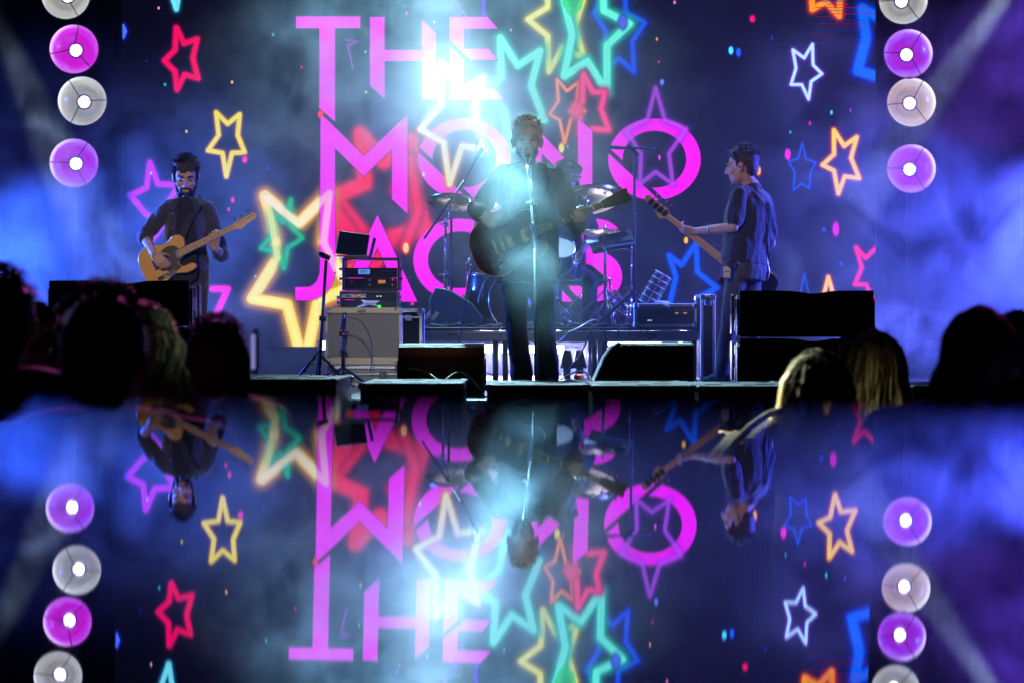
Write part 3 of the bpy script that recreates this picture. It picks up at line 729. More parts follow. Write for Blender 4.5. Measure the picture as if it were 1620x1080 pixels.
def hair_prims(c, R, k, style, seed=1):
    rnd = random.Random(seed)
    T = lambda x, y, z: c + R @ (Vector((x, y, z)) * k)
    E = lambda x, y, z, a, b, d: ell(T(x, y, z), (a * k, b * k, d * k), R)
    out = [E(0, -0.028, 0.046, 0.082, 0.094, 0.088), E(0, -0.062, 0.0, 0.070, 0.052, 0.075)]
    if style == 'plain':
        out = [E(0, -0.020, 0.036, 0.084, 0.102, 0.092), E(0, -0.050, -0.008, 0.076, 0.066, 0.085), E(0, -0.055, -0.05, 0.060, 0.045, 0.06)] + [cap(T(x_, y_, z_), T(x_ * 1.1, y_ * 1.1, z_ + 0.012), 0.012 * k, 0.005 * k) for x_, y_, z_ in ((rnd.uniform(-.05, .05), rnd.uniform(-.08, .03), 0.112) for _ in range(9))]
    if style in ('short', 'quiff'):
        for i in range(46):
            x = rnd.uniform(-0.06, 0.06); y = rnd.uniform(-0.09, 0.07)
            z = 0.046 + 0.078 * math.sqrt(max(0.05, 1 - (x / 0.085) ** 2 - ((y + 0.02) / 0.11) ** 2))
            dx, dy, dz = rnd.uniform(-0.02, 0.02), rnd.uniform(-0.01, 0.03), rnd.uniform(0.004, 0.016)
            if style == 'quiff': dz += 0.012; dy += 0.01
            out.append(cap(T(x, y, z), T(x + dx, y + dy, z + dz), 0.011 * k, 0.004 * k))
        for s in (-1, 1): out += [cap(T(s * 0.074, 0.02, 0.045), T(s * 0.076, 0.018, 0.0), 0.010 * k, 0.006 * k), cap(T(s * 0.05, 0.062, 0.085), T(s * 0.074, 0.03, 0.05), 0.012 * k)]
        out.append(cap(T(-0.04, 0.068, 0.098), T(0.04, 0.068, 0.098), 0.016 * k))
    if style == 'messy':
        for i in range(70):
            x = rnd.uniform(-0.075, 0.075); y = rnd.uniform(-0.11, 0.06)
            z = 0.03 + 0.10 * math.sqrt(max(0.05, 1 - (x / 0.09) ** 2 - ((y + 0.02) / 0.12) ** 2))
            a = rnd.uniform(0, 6.28)
            out.append(cap(T(x, y, z), T(x + 0.025 * math.cos(a), y + 0.025 * math.sin(a), z + rnd.uniform(-0.005, 0.02)), 0.011 * k, 0.004 * k))
        for i in range(12):
            x = -0.062 + 0.0105 * i; out.append(cap(T(x, 0.050, 0.105), T(x * 0.9 + rnd.uniform(-0.01, 0.012), 0.086 - abs(x) * 0.25, 0.070 - rnd.uniform(0, 0.022)), 0.011 * k, 0.0045 * k))
        for s in (-1, 1): out.append(cap(T(s * 0.074, 0.025, 0.06), T(s * 0.074, 0.02, -0.005), 0.012 * k, 0.008 * k))
    if style == 'curly':
        for i in range(110):
            th = rnd.uniform(0, 6.28); ph = rnd.uniform(-0.5, 1.4)
            x, y, z = 0.098 * math.cos(th) * math.cos(ph), -0.03 + 0.10 * math.sin(th) * math.cos(ph), 0.02 + 0.11 * math.sin(ph)
            if y > 0.05 and z < 0.06: continue
            out.append(E(x, y, z, 0.017, 0.017, 0.017))
    return out

def hand_prims(wr, d, n, k=1.0, curl=(0.5, 0.7, 0.5), thumb=1, tdir=None, spread=0.0):
    d = Vector(d).normalized(); n = Vector(n); n = (n - d * n.dot(d)).normalized(); sd = d.cross(n) * thumb
    out = []; L = (0.92, 1.0, 0.95, 0.75)
    for i in range(4):
        off = sd * (0.031 - 0.0205 * i) * k
        kn = wr + d * (0.082 - 0.004 * abs(i - 1)) * k + off
        out.append(cap(wr + d * 0.012 * k + off * 0.55, kn, 0.0155 * k, 0.0115 * k))
        a = 0; p = kn; dd = (d + sd * spread * (1.5 - i) * 0.2).normalized()
        for j, (l, r) in enumerate(((0.043, 0.0092), (0.027, 0.0083), (0.021, 0.0072))):
            a += curl[j] * (1.0 + 0.08 * (i - 1))
            q = p + (dd * math.cos(a) + n * math.sin(a)) * l * L[i] * k
            out.append(cap(p, q, r * k, (r - 0.0008) * k)); p = q
    td = Vector(tdir).normalized() if tdir is not None else (d * 0.62 + sd * 0.62 + n * 0.45).normalized()
    t0 = wr + d * 0.022 * k + sd * 0.026 * k; t1 = t0 + td * 0.042 * k
    t2 = t1 + (td * 0.75 + d * 0.35 + n * 0.35).normalized() * 0.034 * k
    out += [cap(t0, t1, 0.0135 * k, 0.0105 * k), cap(t1, t2, 0.0105 * k, 0.008 * k)]
    return out

def figure(label, J, fwd, headf, hair=('short', M_hair_dark), k=1.0, shirt=M_cloth, trousers=M_jean, sleeves='long', vox=0.0065, cvox=0.009, depth=0.115, waistw=0.155, hipw=0.165, jacket=False,
           hem=None, hands=None, group=None, legflare=0.0, headk=1.0, headup=(0, 0, 1), beard=None, shirtlen=0.06, neckr=0.054, wr=0.011, seed=0, face=True, jaw=1.0):
    """J: joints in world space: head, neck, shl, shr, ell, elr, wrl, wrr, hip (pelvis), kl, kr, al, ar (l/r as seen in the picture)"""
    root = thing('person', label, 'person', (J['hip'].x, J['hip'].y, J['al'].z - 0.08), group)
    Rb = axes(fwd); lat, fw = Rb.col[0], Rb.col[1]
    RH = axes(headf, headup); h = J['head']
    shm = (J['shl'] + J['shr']) / 2; pel = J['hip']
    side = (J['shr'] - J['shl']); W = side.length / 2; side.normalize()
    dn = (pel - shm).normalized(); ay = side.cross(dn).normalized()
    if ay.dot(fw) < 0: ay = -ay
    up = -dn
    # legs start points
    hl, hr = pel - side * 0.09, pel + side * 0.09
    if (J['kl'] - hl).length > (J['kl'] - hr).length and (J['kr'] - hr).length > (J['kr'] - hl).length: hl, hr = hr, hl
    def torso(g, top=0.0, bot=0.0, belly=0.0):
        L = (pel - shm).length
        rr = []
        for t, w_, d_, f_ in ((-0.10, 0.42, 0.55, 0.0), (-0.02, 0.80, 0.72, 0.0), (0.08, 0.95, 0.90, 0.0), (0.25, 0.98, 1.0, 0.012), (0.45, 0.93, 0.97, 0.01), (0.68, waistw / W * 1.0, 0.88, 0.0), (0.88, waistw / W * 1.04, 0.9, 0.0), (1.0 + bot, hipw / W, 0.95, 0.0)):
            rr.append((shm + dn * (L * t) + ay * f_, side * (W * w_ + g), ay * (depth * d_ + g + belly * (1 if 0.5 < t else 0))))
        return loft(rr)
    body = head_prims(h, RH, headk * k, jaw) + [cap(h + RH @ Vector((0, -0.02, -0.06)), J['neck'] + Vector((0, 0, -0.02)), neckr * k), cap(J['neck'], shm + up * 0.0, neckr * k, 0.08), torso(-0.018)]
    for s, e, w_ in (('shl', 'ell', 'wrl'), ('shr', 'elr', 'wrr')):
        S, Eb, Wr = J[s], J[e], J[w_]
        mid = Eb.lerp(Wr, 0.28)
        body += [cap(S, Eb, 0.050 * k, 0.041 * k), cap(Eb, mid, 0.040 * k, 0.041 * k), cap(mid, Wr, 0.041 * k, 0.026 * k)]
    for a, b, c_ in ((hl, J['kl'], J['al']), (hr, J['kr'], J['ar'])):
        body += [cap(a, b, 0.078 * k, 0.052 * k), cap(b, b.lerp(c_, 0.3), 0.052 * k, 0.056 * k), cap(b.lerp(c_, 0.3), c_, 0.056 * k, 0.036 * k)]
    for hp in (hands or []): body += hp
    blob('body', body, vox, M_skin, root, 3)
    # clothes
    sh = [torso(0.006 + (0.014 if jacket else 0), bot=shirtlen / (pel - shm).length)]
    for s, e, w_ in (('shl', 'ell', 'wrl'), ('shr', 'elr', 'wrr')):
        S, Eb, Wr = J[s], J[e], J[w_]; g = 0.018 if jacket else 0.012
        if sleeves == 'short': sh += [cap(S, S.lerp(Eb, 0.72), 0.064 * k, 0.074 * k)]
        elif sleeves == 'rolled': sh += [cap(S, Eb, 0.062 * k, 0.060 * k), cap(Eb, Eb.lerp(Wr, 0.14), 0.060 * k, 0.060 * k)]
        else: sh += [cap(S, Eb, 0.052 * k + g, 0.048 * k + g), cap(Eb, Eb.lerp(Wr, 0.93), 0.048 * k + g, 0.034 * k + g)]
        sh += [cap(shm.lerp(S, 0.35) + up * 0.03, S, 0.062 * k, 0.060 * k)]
    if not jacket: sh += [cap(J['neck'] + dn * 0.045 - ay * 0.01, J['neck'] + dn * 0.07 - ay * 0.01, 0.074 * k, 0.088 * k)]
    else:
        sh += [cap(J['neck'] + dn * 0.03 - ay * 0.02, J['neck'] + dn * 0.07 - ay * 0.02, 0.078 * k, 0.10 * k)]
    blob('jacket' if jacket else 'shirt', sh, cvox, shirt, root, 3, wr, seed=seed)
    tr = [loft([(pel - dn * 0.10, side * (hipw * 0.93), ay * depth * 0.86), (pel, side * hipw, ay * depth * 0.98), (pel + dn * 0.08, side * hipw * 0.98, ay * depth * 0.95)])]
    for a, b, c_ in ((hl, J['kl'], J['al']), (hr, J['kr'], J['ar'])):
        tr += [cap(a, b, 0.092 * k, 0.066 * k), cap(b, c_, 0.066 * k, (0.058 + legflare) * k)]
    blob('trousers', tr, cvox, trousers, root, 3, wr, seed=seed + 5)
    for c_, kn in ((J['al'], J['kl']), (J['ar'], J['kr'])):
        f2 = Vector((fw.x, fw.y, 0)).normalized()
        b = c_ + Vector((0, 0, -0.04))
        blob('shoe', [cap(b - f2 * 0.05, b + f2 * 0.08, 0.044, 0.042), cap(b + f2 * 0.05 - Vector((0, 0, 0.01)), b + f2 * 0.15 - Vector((0, 0, 0.012)), 0.038, 0.028), cap(c_ + Vector((0, 0, 0.01)), b, 0.044, 0.048)], 0.009, M_rubber, root, 2)
    if hair: blob('hair', hair_prims(h, RH, headk * k, hair[0], seed + 3), 0.0055 if vox < 0.01 else 0.009, hair[1], root, 1)
    if hair:
        rs = random.Random(seed + 77); g_ = MB()
        for _ in range(240):
            th_, ph_ = rs.uniform(0, 6.283), rs.uniform(0.15, 1.5); kk = headk * k
            d_ = Vector((math.cos(th_) * math.cos(ph_), math.sin(th_) * math.cos(ph_), math.sin(ph_)))
            if d_.y > 0.45 and d_.z < 0.75: continue
            p0_ = Vector((0.078 * d_.x, -0.028 + 0.094 * d_.y, 0.04 + 0.094 * d_.z)); t_ = Vector((rs.uniform(-1, 1), rs.uniform(-0.6, 1.0), rs.uniform(-0.3, 0.5)))
            t_ = (t_ - d_ * t_.dot(d_)).normalized()
            p1_ = p0_ + d_ * 0.014 + t_ * 0.016; p2_ = p1_ + d_ * rs.uniform(-0.002, 0.010) + t_ * 0.02
            g_.path([h + RH @ (q * kk) for q in (p0_, p1_, p2_)], 0.0022 * kk, 4, 0.0008)
        tag(g_.build('hair_strands', hair[1], root), kind='stuff')
    if beard: blob('beard', [(p if True else p) for p in beard(h, RH, headk * k)], 0.006, hair[1], root, 2, 0.002, 60)
    if face: face_parts(root, h, RH, headk * k, hair[1] if hair else M_hair_dark)
    return root

def Jpx(D, **kw):
    "joints given as (px, py, metres behind the person's own distance)"
    return {k: P(v[0], v[1], D) + Vector((0, v[2] if len(v) > 2 else 0, 0)) for k, v in kw.items()}

def full_beard(c, R, k):
    T = lambda x, y, z: c + R @ (Vector((x, y, z)) * k)
    o = [cap(T(s * 0.064, 0.012, -0.03), T(s * 0.050, 0.045, -0.085), 0.011 * k, 0.014 * k) for s in (-1, 1)]
    o += [cap(T(-0.040, 0.055, -0.095), T(0.040, 0.055, -0.095), 0.019 * k), cap(T(0, 0.066, -0.09), T(0, 0.07, -0.108), 0.022 * k, 0.02 * k), cap(T(-0.025, 0.088, -0.050), T(0.025, 0.088, -0.050), 0.006 * k),
          cap(T(0.03, 0.082, -0.053), T(0.035, 0.072, -0.085), 0.008 * k), cap(T(-0.03, 0.082, -0.053), T(-0.035, 0.072, -0.085), 0.008 * k)]
    return o

def smooth_outline(pts, n=4, closed=True):
    out = []; m = len(pts)
    for i in range(m):
        p0, p1, p2, p3 = (Vector(pts[(i + j) % m]) for j in (-1, 0, 1, 2))
        for q in range(n):
            t = q / n
            out.append(tuple(0.5 * ((2 * p1) + (p2 - p0) * t + (2 * p0 - 5 * p1 + 4 * p2 - p3) * t * t + (3 * p1 - p0 - 3 * p2 + p3) * t ** 3)))
    return out

def gmat(origin, udir, zdir):
    u = Vector(udir).normalized(); z = Vector(zdir); z = (z - u * z.dot(u)).normalized(); v = z.cross(u)
    M = Matrix((u, v, z)).transposed().to_4x4(); M.translation = Vector(origin); return M

def gbox(g, M, c, size, ch=0.0):
    return g.box(M @ Vector(c), size, M.to_3x3(), ch)

# ------------------------------------------------------------------ singer
DSg = 15.9
S = Jpx(DSg, head=(834, 225, -0.02), neck=(835, 262, 0.03), shl=(798, 277, 0.03), shr=(879, 280, 0.03), ell=(756, 330, 0.05), elr=(903, 338, 0.02), wrl=(758, 341, -0.25), wrr=(914, 362, -0.19),
        hip=(833, 424, 0.0), kl=(818, 520, -0.02), kr=(862, 520, 0.0), al=(826, 596, 0.02), ar=(868, 596, 0.0))
gu = (P(975, 318, DSg) - P(803, 386, DSg)).normalized()
MG = gmat(P(803, 386, DSg) + Vector((0, -0.185, 0)), gu, (0, -1, 0.05))
hl_ = hand_prims(S['wrl'], (0.62, -0.12, -0.42), (0.1, 0.9, -0.6), 1.08, (0.45, 0.75, 0.5), 1)
hr_ = hand_prims(S['wrr'], (0.10, -0.42, 0.9), (-0.25, 1, 0.1), 1.08, (0.75, 0.75, 0.35), -1, tdir=(-0.2, 0.6, 0.8))
singer = figure('grey-haired singer in dark jacket playing semi-hollow guitar at centre microphone', S, (0, -1, 0), (0.04, -1, -0.02), ('quiff', M_hair_grey), 1.0, M_cloth, M_cloth, 'long', jacket=True,
                hands=[hl_, hr_], legflare=0.012, headk=1.2, waistw=0.18, hipw=0.18, shirtlen=0.10, depth=0.13, wr=0.013, seed=2,
                beard=lambda c, R, k: [cap(c + R @ (Vector((s * 0.050, 0.03, -0.06)) * k), c + R @ (Vector((s * 0.03, 0.058, -0.092)) * k), 0.012 * k, 0.014 * k) for s in (-1, 1)] + [cap(c + R @ (Vector((-0.02, 0.066, -0.1)) * k), c + R @ (Vector((0.02, 0.066, -0.1)) * k), 0.016 * k)])
# jacket details: lapels, buttons, open shirt collar
c0 = S['neck']
lap = MB()
for s in (-1, 1):
    M = gmat(c0 + Vector((s * 0.035, -0.125, -0.13)), (0, 0, 1), (s * 0.25, -1, 0.1))
    lap.prism([(0.09, s * 0.015), (0.05, s * 0.045), (0.0, s * 0.055), (-0.16, s * 0.0), (-0.10, -s * 0.012), (0.06, -s * 0.01)], 0.006, M, 0.001)
M2 = MB()
for i in range(4): M2.lathe([(0.001, 0.004), (0.008, 0.003), (0.009, 0)], 10, Matrix.Translation(c0 + Vector((0.002, -0.158 - 0.004 * i, -0.30 - 0.10 * i))) @ Matrix.Rotation(math.radians(90), 4, 'X'))
for s, q in ((-1, 0), (1, 1)):
    M = gmat(c0 + Vector((s * 0.038, -0.11, -0.12)), (0, 0, 1), (s * 0.3, -1, 0.15))
    MB().prism([(0.09, s * 0.012), (0.045, s * 0.045), (0.0, s * 0.05), (-0.16, s * 0.004), (-0.10, -s * 0.012), (0.06, -s * 0.012)], 0.006, M, 0.001).build('lapel', mat('satin_lapel', (0.02, 0.022, 0.026), 0.5), singer)

def strings(g, M, u0, u1, w0, w1, z0, z1, n=6, r=0.0008):
    for i in range(n):
        t = i / (n - 1) - 0.5
        g.tube(M @ Vector((u0, t * w0, z0)), M @ Vector((u1, t * w1, z1)), r, n=4, caps=False)

# ------------------------------------------------------------------ semi-hollow guitar
half = [(-0.245, 0.0), (-0.238, 0.085), (-0.195, 0.150), (-0.125, 0.186), (-0.05, 0.182), (0.015, 0.155), (0.065, 0.140), (0.115, 0.150), (0.16, 0.160), (0.205, 0.150), (0.232, 0.118), (0.226, 0.088), (0.20, 0.068), (0.175, 0.045)]
out = smooth_outline(half + [(0.172, 0.0)] + [(a, -b) for a, b in reversed(half[1:])], 4)
g335 = thing('electric_guitar', 'dark semi-hollow electric guitar with cream binding held by the singer', 'guitar', MG.translation)
MB().prism(out, 0.042, MG, 0.003).build('guitar_body', M_wood_dark, g335)
o2 = [(a * 1.006, b * 1.008) for a, b in out]
Mz = lambda z: MG @ Matrix.Translation((0, 0, z))
MB().prism(o2, 0.005, Mz(0.0205)).prism(o2, 0.004, Mz(-0.0205)).build('binding', M_cream, g335)
MB().prism([(a * 0.986, b * 0.982) for a, b in out], 0.006, Mz(0.0245), 0.002).build('guitar_top', M_wood_dark, g335)
for u in (0.018, 0.118):
    b = MB(); gbox(b, MG, (u, 0, 0.033), (0.038, 0.084, 0.014), 0.003); b.build('pickup', M_gold, g335)
b = MB(); gbox(b, MG, (-0.035, 0, 0.036), (0.014, 0.088, 0.014), 0.003); b.build('bridge', M_gold, g335)
b = MB(); gbox(b, MG, (-0.085, 0, 0.036), (0.022, 0.10, 0.012), 0.004); b.build('tailpiece', M_gold, g335)
for u, v in ((-0.095, -0.088), (-0.045, -0.112), (-0.145, -0.105), (-0.10, -0.135)):
    MB().lathe([(0.001, 0.016), (0.010, 0.015), (0.012, 0.0)], 14, MG @ Matrix.Translation((u, v, 0.027))).build('knob', M_gold, g335)
for s in (-1, 1):
    pts = [(0.045, 0.105), (0.035, 0.112), (0.02, 0.108), (-0.01, 0.10), (-0.04, 0.104), (-0.055, 0.112), (-0.065, 0.104)]
    MB().path([MG @ Vector((u - 0.01, s * v, 0.0275)) for u, v in pts], 0.004).build('sound_hole', M_plastic, g335)
MB().prism([(0.13, -0.05), (0.03, -0.048), (-0.02, -0.06), (-0.01, -0.075), (0.06, -0.085), (0.13, -0.06)], 0.003, Mz(0.036), 0.001).build('pickguard', M_plastic, g335)
MB().prism([(0.13, -0.027), (0.66, -0.0225), (0.66, 0.0225), (0.13, 0.027)], 0.006, Mz(0.035), 0.001).build('fretboard', M_cream, g335)
b = MB(); b.prism([(0.12, -0.025), (0.657, -0.0205), (0.657, 0.0205), (0.12, 0.025)], 0.003, Mz(0.0385)); b.build('fretboard_face', mat('rosewood', (0.05, 0.025, 0.015), 0.4), g335)
fr = MB()
for i in range(1, 21):
    u = 0.66 - 0.628 * (1 - 2 ** (-i / 12)); fr.tube(MG @ Vector((u, -0.023, 0.041)), MG @ Vector((u, 0.023, 0.041)), 0.0012, n=5)
tag(fr.build('fret', M_gold, g335), kind='stuff')
for u in (0.60, 0.51, 0.45, 0.39, 0.30):
    b = MB(); gbox(b, MG, (u, 0, 0.0405), (0.014, 0.026, 0.001)); b.build('inlay', M_cream, g335)
nk = [loft([(MG @ Vector((u, 0, 0.018)), MG.to_3x3() @ Vector((0, w_, 0)), MG.to_3x3() @ Vector((0, 0, 0.017))) for u, w_ in ((0.12, 0.026), (0.4, 0.0235), (0.665, 0.021))])]
blob('neck', nk, 0.005, M_wood_dark, g335, 2)
hs = smooth_outline([(0.655, -0.021), (0.655, 0.021), (0.69, 0.030), (0.73, 0.036), (0.79, 0.040), (0.835, 0.046), (0.85, 0.036), (0.842, 0.012), (0.846, 0.0), (0.842, -0.012), (0.85, -0.036), (0.835, -0.046), (0.79, -0.040), (0.73, -0.036), (0.69, -0.030)], 3)
MH = MG @ Matrix.Translation((0, 0, 0.028))
MB().prism(hs, 0.014, MH, 0.002).build('headstock', M_black, g335)
for i, u in enumerate((0.705, 0.755, 0.805)):
    for s in (-1, 1):
        b = MB().tube(MH @ Vector((u, s * 0.036, -0.002)), MH @ Vector((u, s * 0.062, -0.002)), 0.003, n=8)
        b.lathe([(0.001, 0.011), (0.008, 0.009), (0.010, 0.0), (0.008, -0.009), (0.001, -0.011)], 12, MH @ Matrix.Translation((u, s * 0.067, -0.002)) @ Matrix.Scale(0.55, 4, (0, 0, 1)))
        b.lathe([(0.001, 0.014), (0.004, 0.013), (0.005, 0.006)], 8, MH @ Matrix.Translation((u, s * 0.022, 0)))
        b.build('tuning_peg', M_gold, g335)
g_ = MB(); strings(g_, MG, -0.085, 0.658, 0.052, 0.036, 0.047, 0.043); tag(g_.build('strings', M_gold, g335))
# strap over his shoulder
def strap(parent, pts, wd, m, nrm=None):
    V = []; Fq = []; pts = [Vector(p) for p in pts]; n = len(pts)
    for i, p in enumerate(pts):
        d = (pts[min(i + 1, n - 1)] - pts[max(i - 1, 0)]).normalized()
        y = d.cross(nrm[i] if nrm else Vector((0, -1, 0))).normalized() * wd / 2
        z = y.cross(d).normalized() * 0.003
        V += [p - y - z, p + y - z, p + y + z, p - y + z]
    for i in range(n - 1):
        for k in range(4):
            j = (k + 1) % 4; Fq.append((i * 4 + k, i * 4 + j, i * 4 + 4 + j, i * 4 + 4 + k))
    return MB().add(V, Fq).build('strap', m, parent)
strap(g335, [MG @ Vector((0.15, 0.155, -0.01)), P(858, 300, DSg) + Vector((0, -0.165, 0)), P(872, 268, DSg) + Vector((0, -0.07, 0.0)), P(868, 262, DSg) + Vector((0, 0.03, 0.015)), P(850, 285, DSg) + Vector((0, 0.16, 0))], 0.05, M_rubber)

# ------------------------------------------------------------------ left guitarist
DG = 18.6
G = Jpx(DG, head=(295, 281, -0.04), neck=(294, 312, 0.0), shl=(263, 331, 0.0), shr=(328, 331, 0.02), ell=(228, 374, 0.0), elr=(350, 402, 0.02), wrl=(251, 404, -0.25), wrr=(343, 395, -0.19),
        hip=(292, 452, 0.0), kl=(278, 532, -0.03), kr=(312, 532, -0.03), al=(274, 592, 0.0), ar=(318, 592, 0.0))
heel, nut = P(292, 402, DG) + Vector((0, -0.185, 0)), P(376, 362, DG) + Vector((0, -0.225, 0))
MT = gmat(heel, nut - heel, (0.02, -1, 0.08))
hl_ = hand_prims(G['wrl'], (0.60, -0.08, -0.62), (0.2, 1, -0.2), 1.12, (0.35, 0.7, 0.5), 1)
hr_ = hand_prims(G['wrr'], (0.12, -0.42, 0.9), (-0.25, 1, 0.1), 1.1, (0.75, 0.75, 0.35), -1, tdir=(-0.2, 0.6, 0.8))
gtr = figure('bearded guitarist in open dark shirt looking down at his butterscotch guitar', G, (0.06, -1, 0), (0.10, -0.95, -0.36), ('messy', M_hair_dark), 1.0, mat('charcoal_shirt', (0.04, 0.042, 0.052), 0.85, bump=0.4, bscale=220, sheen=0.4), M_jean, 'rolled',
             hands=[hl_, hr_], headk=1.2, waistw=0.175, hipw=0.165, shirtlen=0.14, depth=0.115, seed=9, beard=full_beard)
tee = P(296, 350, DG)
nx_ = MB().prism(smooth_outline([(-0.045, 0.19), (0.045, 0.19), (0.07, 0.05), (0.085, -0.15), (0.09, -0.42), (-0.075, -0.42), (-0.07, -0.15), (-0.065, 0.05)], 3), 0.012, gmat(tee + Vector((0, -0.128, -0.03)), (1, 0, 0), (0.05, -1, 0.05)), 0.004)
nx_.build('tee_shirt', mat('black_tee', (0.014, 0.014, 0.02), 0.9), gtr)
for s in (-1, 1):
    MB().prism([(0.0, 0.05), (s * 0.06, 0.02), (s * 0.075, -0.045), (s * 0.035, -0.06), (s * 0.01, -0.01)], 0.007, gmat(P(295 + s * 8, 322, DG) + Vector((0, -0.105, 0)), (1, 0, 0), (s * 0.2, -1, 0.3)), 0.002).build('collar', mat('charcoal_shirt', (0, 0, 0)), gtr)
bt = MB()
for y in (340, 362, 382):
    MB().lathe([(0.001, 0.003), (0.006, 0.002), (0.007, 0)], 10, Matrix.Translation(P(278 - (y - 340) * 0.03, y, DG) + Vector((0, -0.148, 0))) @ Matrix.Rotation(math.radians(90), 4, 'X')).build('button', M_alu, gtr)
tele = thing('electric_guitar', 'butterscotch solid-body guitar with black pickguard and maple neck', 'guitar', heel)
ot = smooth_outline([(-0.335, 0.0), (-0.327, 0.085), (-0.29, 0.140), (-0.235, 0.158), (-0.18, 0.150), (-0.13, 0.128), (-0.085, 0.118), (-0.04, 0.130), (0.005, 0.143), (0.045, 0.132), (0.066, 0.10), (0.062, 0.066), (0.045, 0.034), (0.0, 0.030),
                     (-0.002, -0.030), (-0.03, -0.040), (-0.045, -0.066), (-0.03, -0.094), (0.0, -0.102), (0.04, -0.103), (0.066, -0.120), (0.066, -0.142), (0.035, -0.158), (-0.02, -0.155), (-0.085, -0.130), (-0.14, -0.130), (-0.19, -0.152), (-0.24, -0.166), (-0.292, -0.144), (-0.327, -0.088)], 3)
Tz = lambda z: MT @ Matrix.Translation((0, 0, z))
MB().prism(ot, 0.044, MT, 0.004).build('guitar_body', M_butter, tele)
MB().prism(smooth_outline([(0.0, 0.033), (-0.01, 0.06), (-0.04, 0.082), (-0.09, 0.088), (-0.14, 0.07), (-0.155, 0.03), (-0.155, -0.03), (-0.15, -0.075), (-0.12, -0.105), (-0.07, -0.108), (-0.035, -0.096), (-0.052, -0.066), (-0.034, -0.038), (0.0, -0.030)], 3), 0.003, Tz(0.0235), 0.001).build('pickguard', M_plastic, tele)
b = MB(); gbox(b, MT, (-0.022, 0, 0.028), (0.032, 0.072, 0.012), 0.003); b.build('pickup', M_chrome, tele)
b = MB(); gbox(b, MT, (-0.19, 0, 0.026), (0.082, 0.078, 0.006), 0.002); b.build('bridge', M_chrome, tele)
for s in (-0.024, 0, 0.024):
    MB().tube(MT @ Vector((-0.185, s - 0.01, 0.034)), MT @ Vector((-0.185, s + 0.01, 0.034)), 0.005).build('saddle', M_gold, tele)
b = MB(); gbox(b, MT, (-0.165, -0.108, 0.025), (0.155, 0.03, 0.004), 0.0015); b.build('control_plate', M_chrome, tele)
for u in (-0.19, -0.145): MB().lathe([(0.001, 0.02), (0.009, 0.019), (0.0095, 0.0)], 14, MT @ Matrix.Translation((u, -0.108, 0.026))).build('knob', M_chrome, tele)
MB().prism([(-0.012, -0.029), (0.465, -0.021), (0.465, 0.021), (-0.012, 0.029)], 0.022, Tz(0.026), 0.004).build('neck', M_maple, tele)
fr = MB()
for i in range(1, 22):
    u = 0.465 - 0.648 * (1 - 2 ** (-i / 12))
    if u < -0.01: break
    fr.tube(MT @ Vector((u, -0.0225, 0.0375)), MT @ Vector((u, 0.0225, 0.0375)), 0.0013, n=5)
tag(fr.build('fret', mat('fret_wire', (0.25, 0.2, 0.16), 0.3, 0.9), tele), kind='stuff')
for u in (0.39, 0.325, 0.265, 0.21, 0.13):
    MB().lathe([(0.001, 0.0012), (0.005, 0.001), (0.005, 0)], 10, MT @ Matrix.Translation((u, 0, 0.037))).build('inlay', M_plastic, tele)
MB().prism(smooth_outline([(0.463, -0.021), (0.463, 0.021), (0.48, 0.026), (0.52, 0.030), (0.60, 0.034), (0.635, 0.036), (0.652, 0.024), (0.652, 0.004), (0.635, -0.012), (0.60, -0.014), (0.56, -0.020), (0.52, -0.034), (0.49, -0.034)], 3), 0.014, Tz(0.024), 0.002).build('headstock', M_maple, tele)
for i in range(6):
    u = 0.492 + i * 0.0265; v = 0.031 + i * 0.0008
    b = MB().tube(MT @ Vector((u, v, 0.022)), MT @ Vector((u, v + 0.018, 0.022)), 0.0028, n=8)
    b.lathe([(0.001, 0.009), (0.007, 0.008), (0.009, 0.0), (0.007, -0.008), (0.001, -0.009)], 12, MT @ Matrix.Translation((u, v + 0.022, 0.022)) @ Matrix.Scale(0.6, 4, (0, 0, 1)))
    b.lathe([(0.001, 0.014), (0.0045, 0.013), (0.005, 0.0)], 8, MT @ Matrix.Translation((u, v - 0.017 - i * 0.001, 0.03)))
    b.build('tuning_peg', M_chrome, tele)
g_ = MB(); strings(g_, MT, -0.18, 0.465, 0.052, 0.035, 0.040, 0.0395, r=0.0007); g_.build('strings', M_alu, tele)
strap(tele, [MT @ Vector((0.055, 0.11, 0.0)), P(303, 350, DG) + Vector((0, -0.155, 0)), P(316, 325, DG) + Vector((0, -0.09, 0.0)), P(318, 317, DG) + Vector((0, 0.02, 0.02)), P(300, 335, DG) + Vector((0, 0.14, 0))], 0.055, M_rubber)

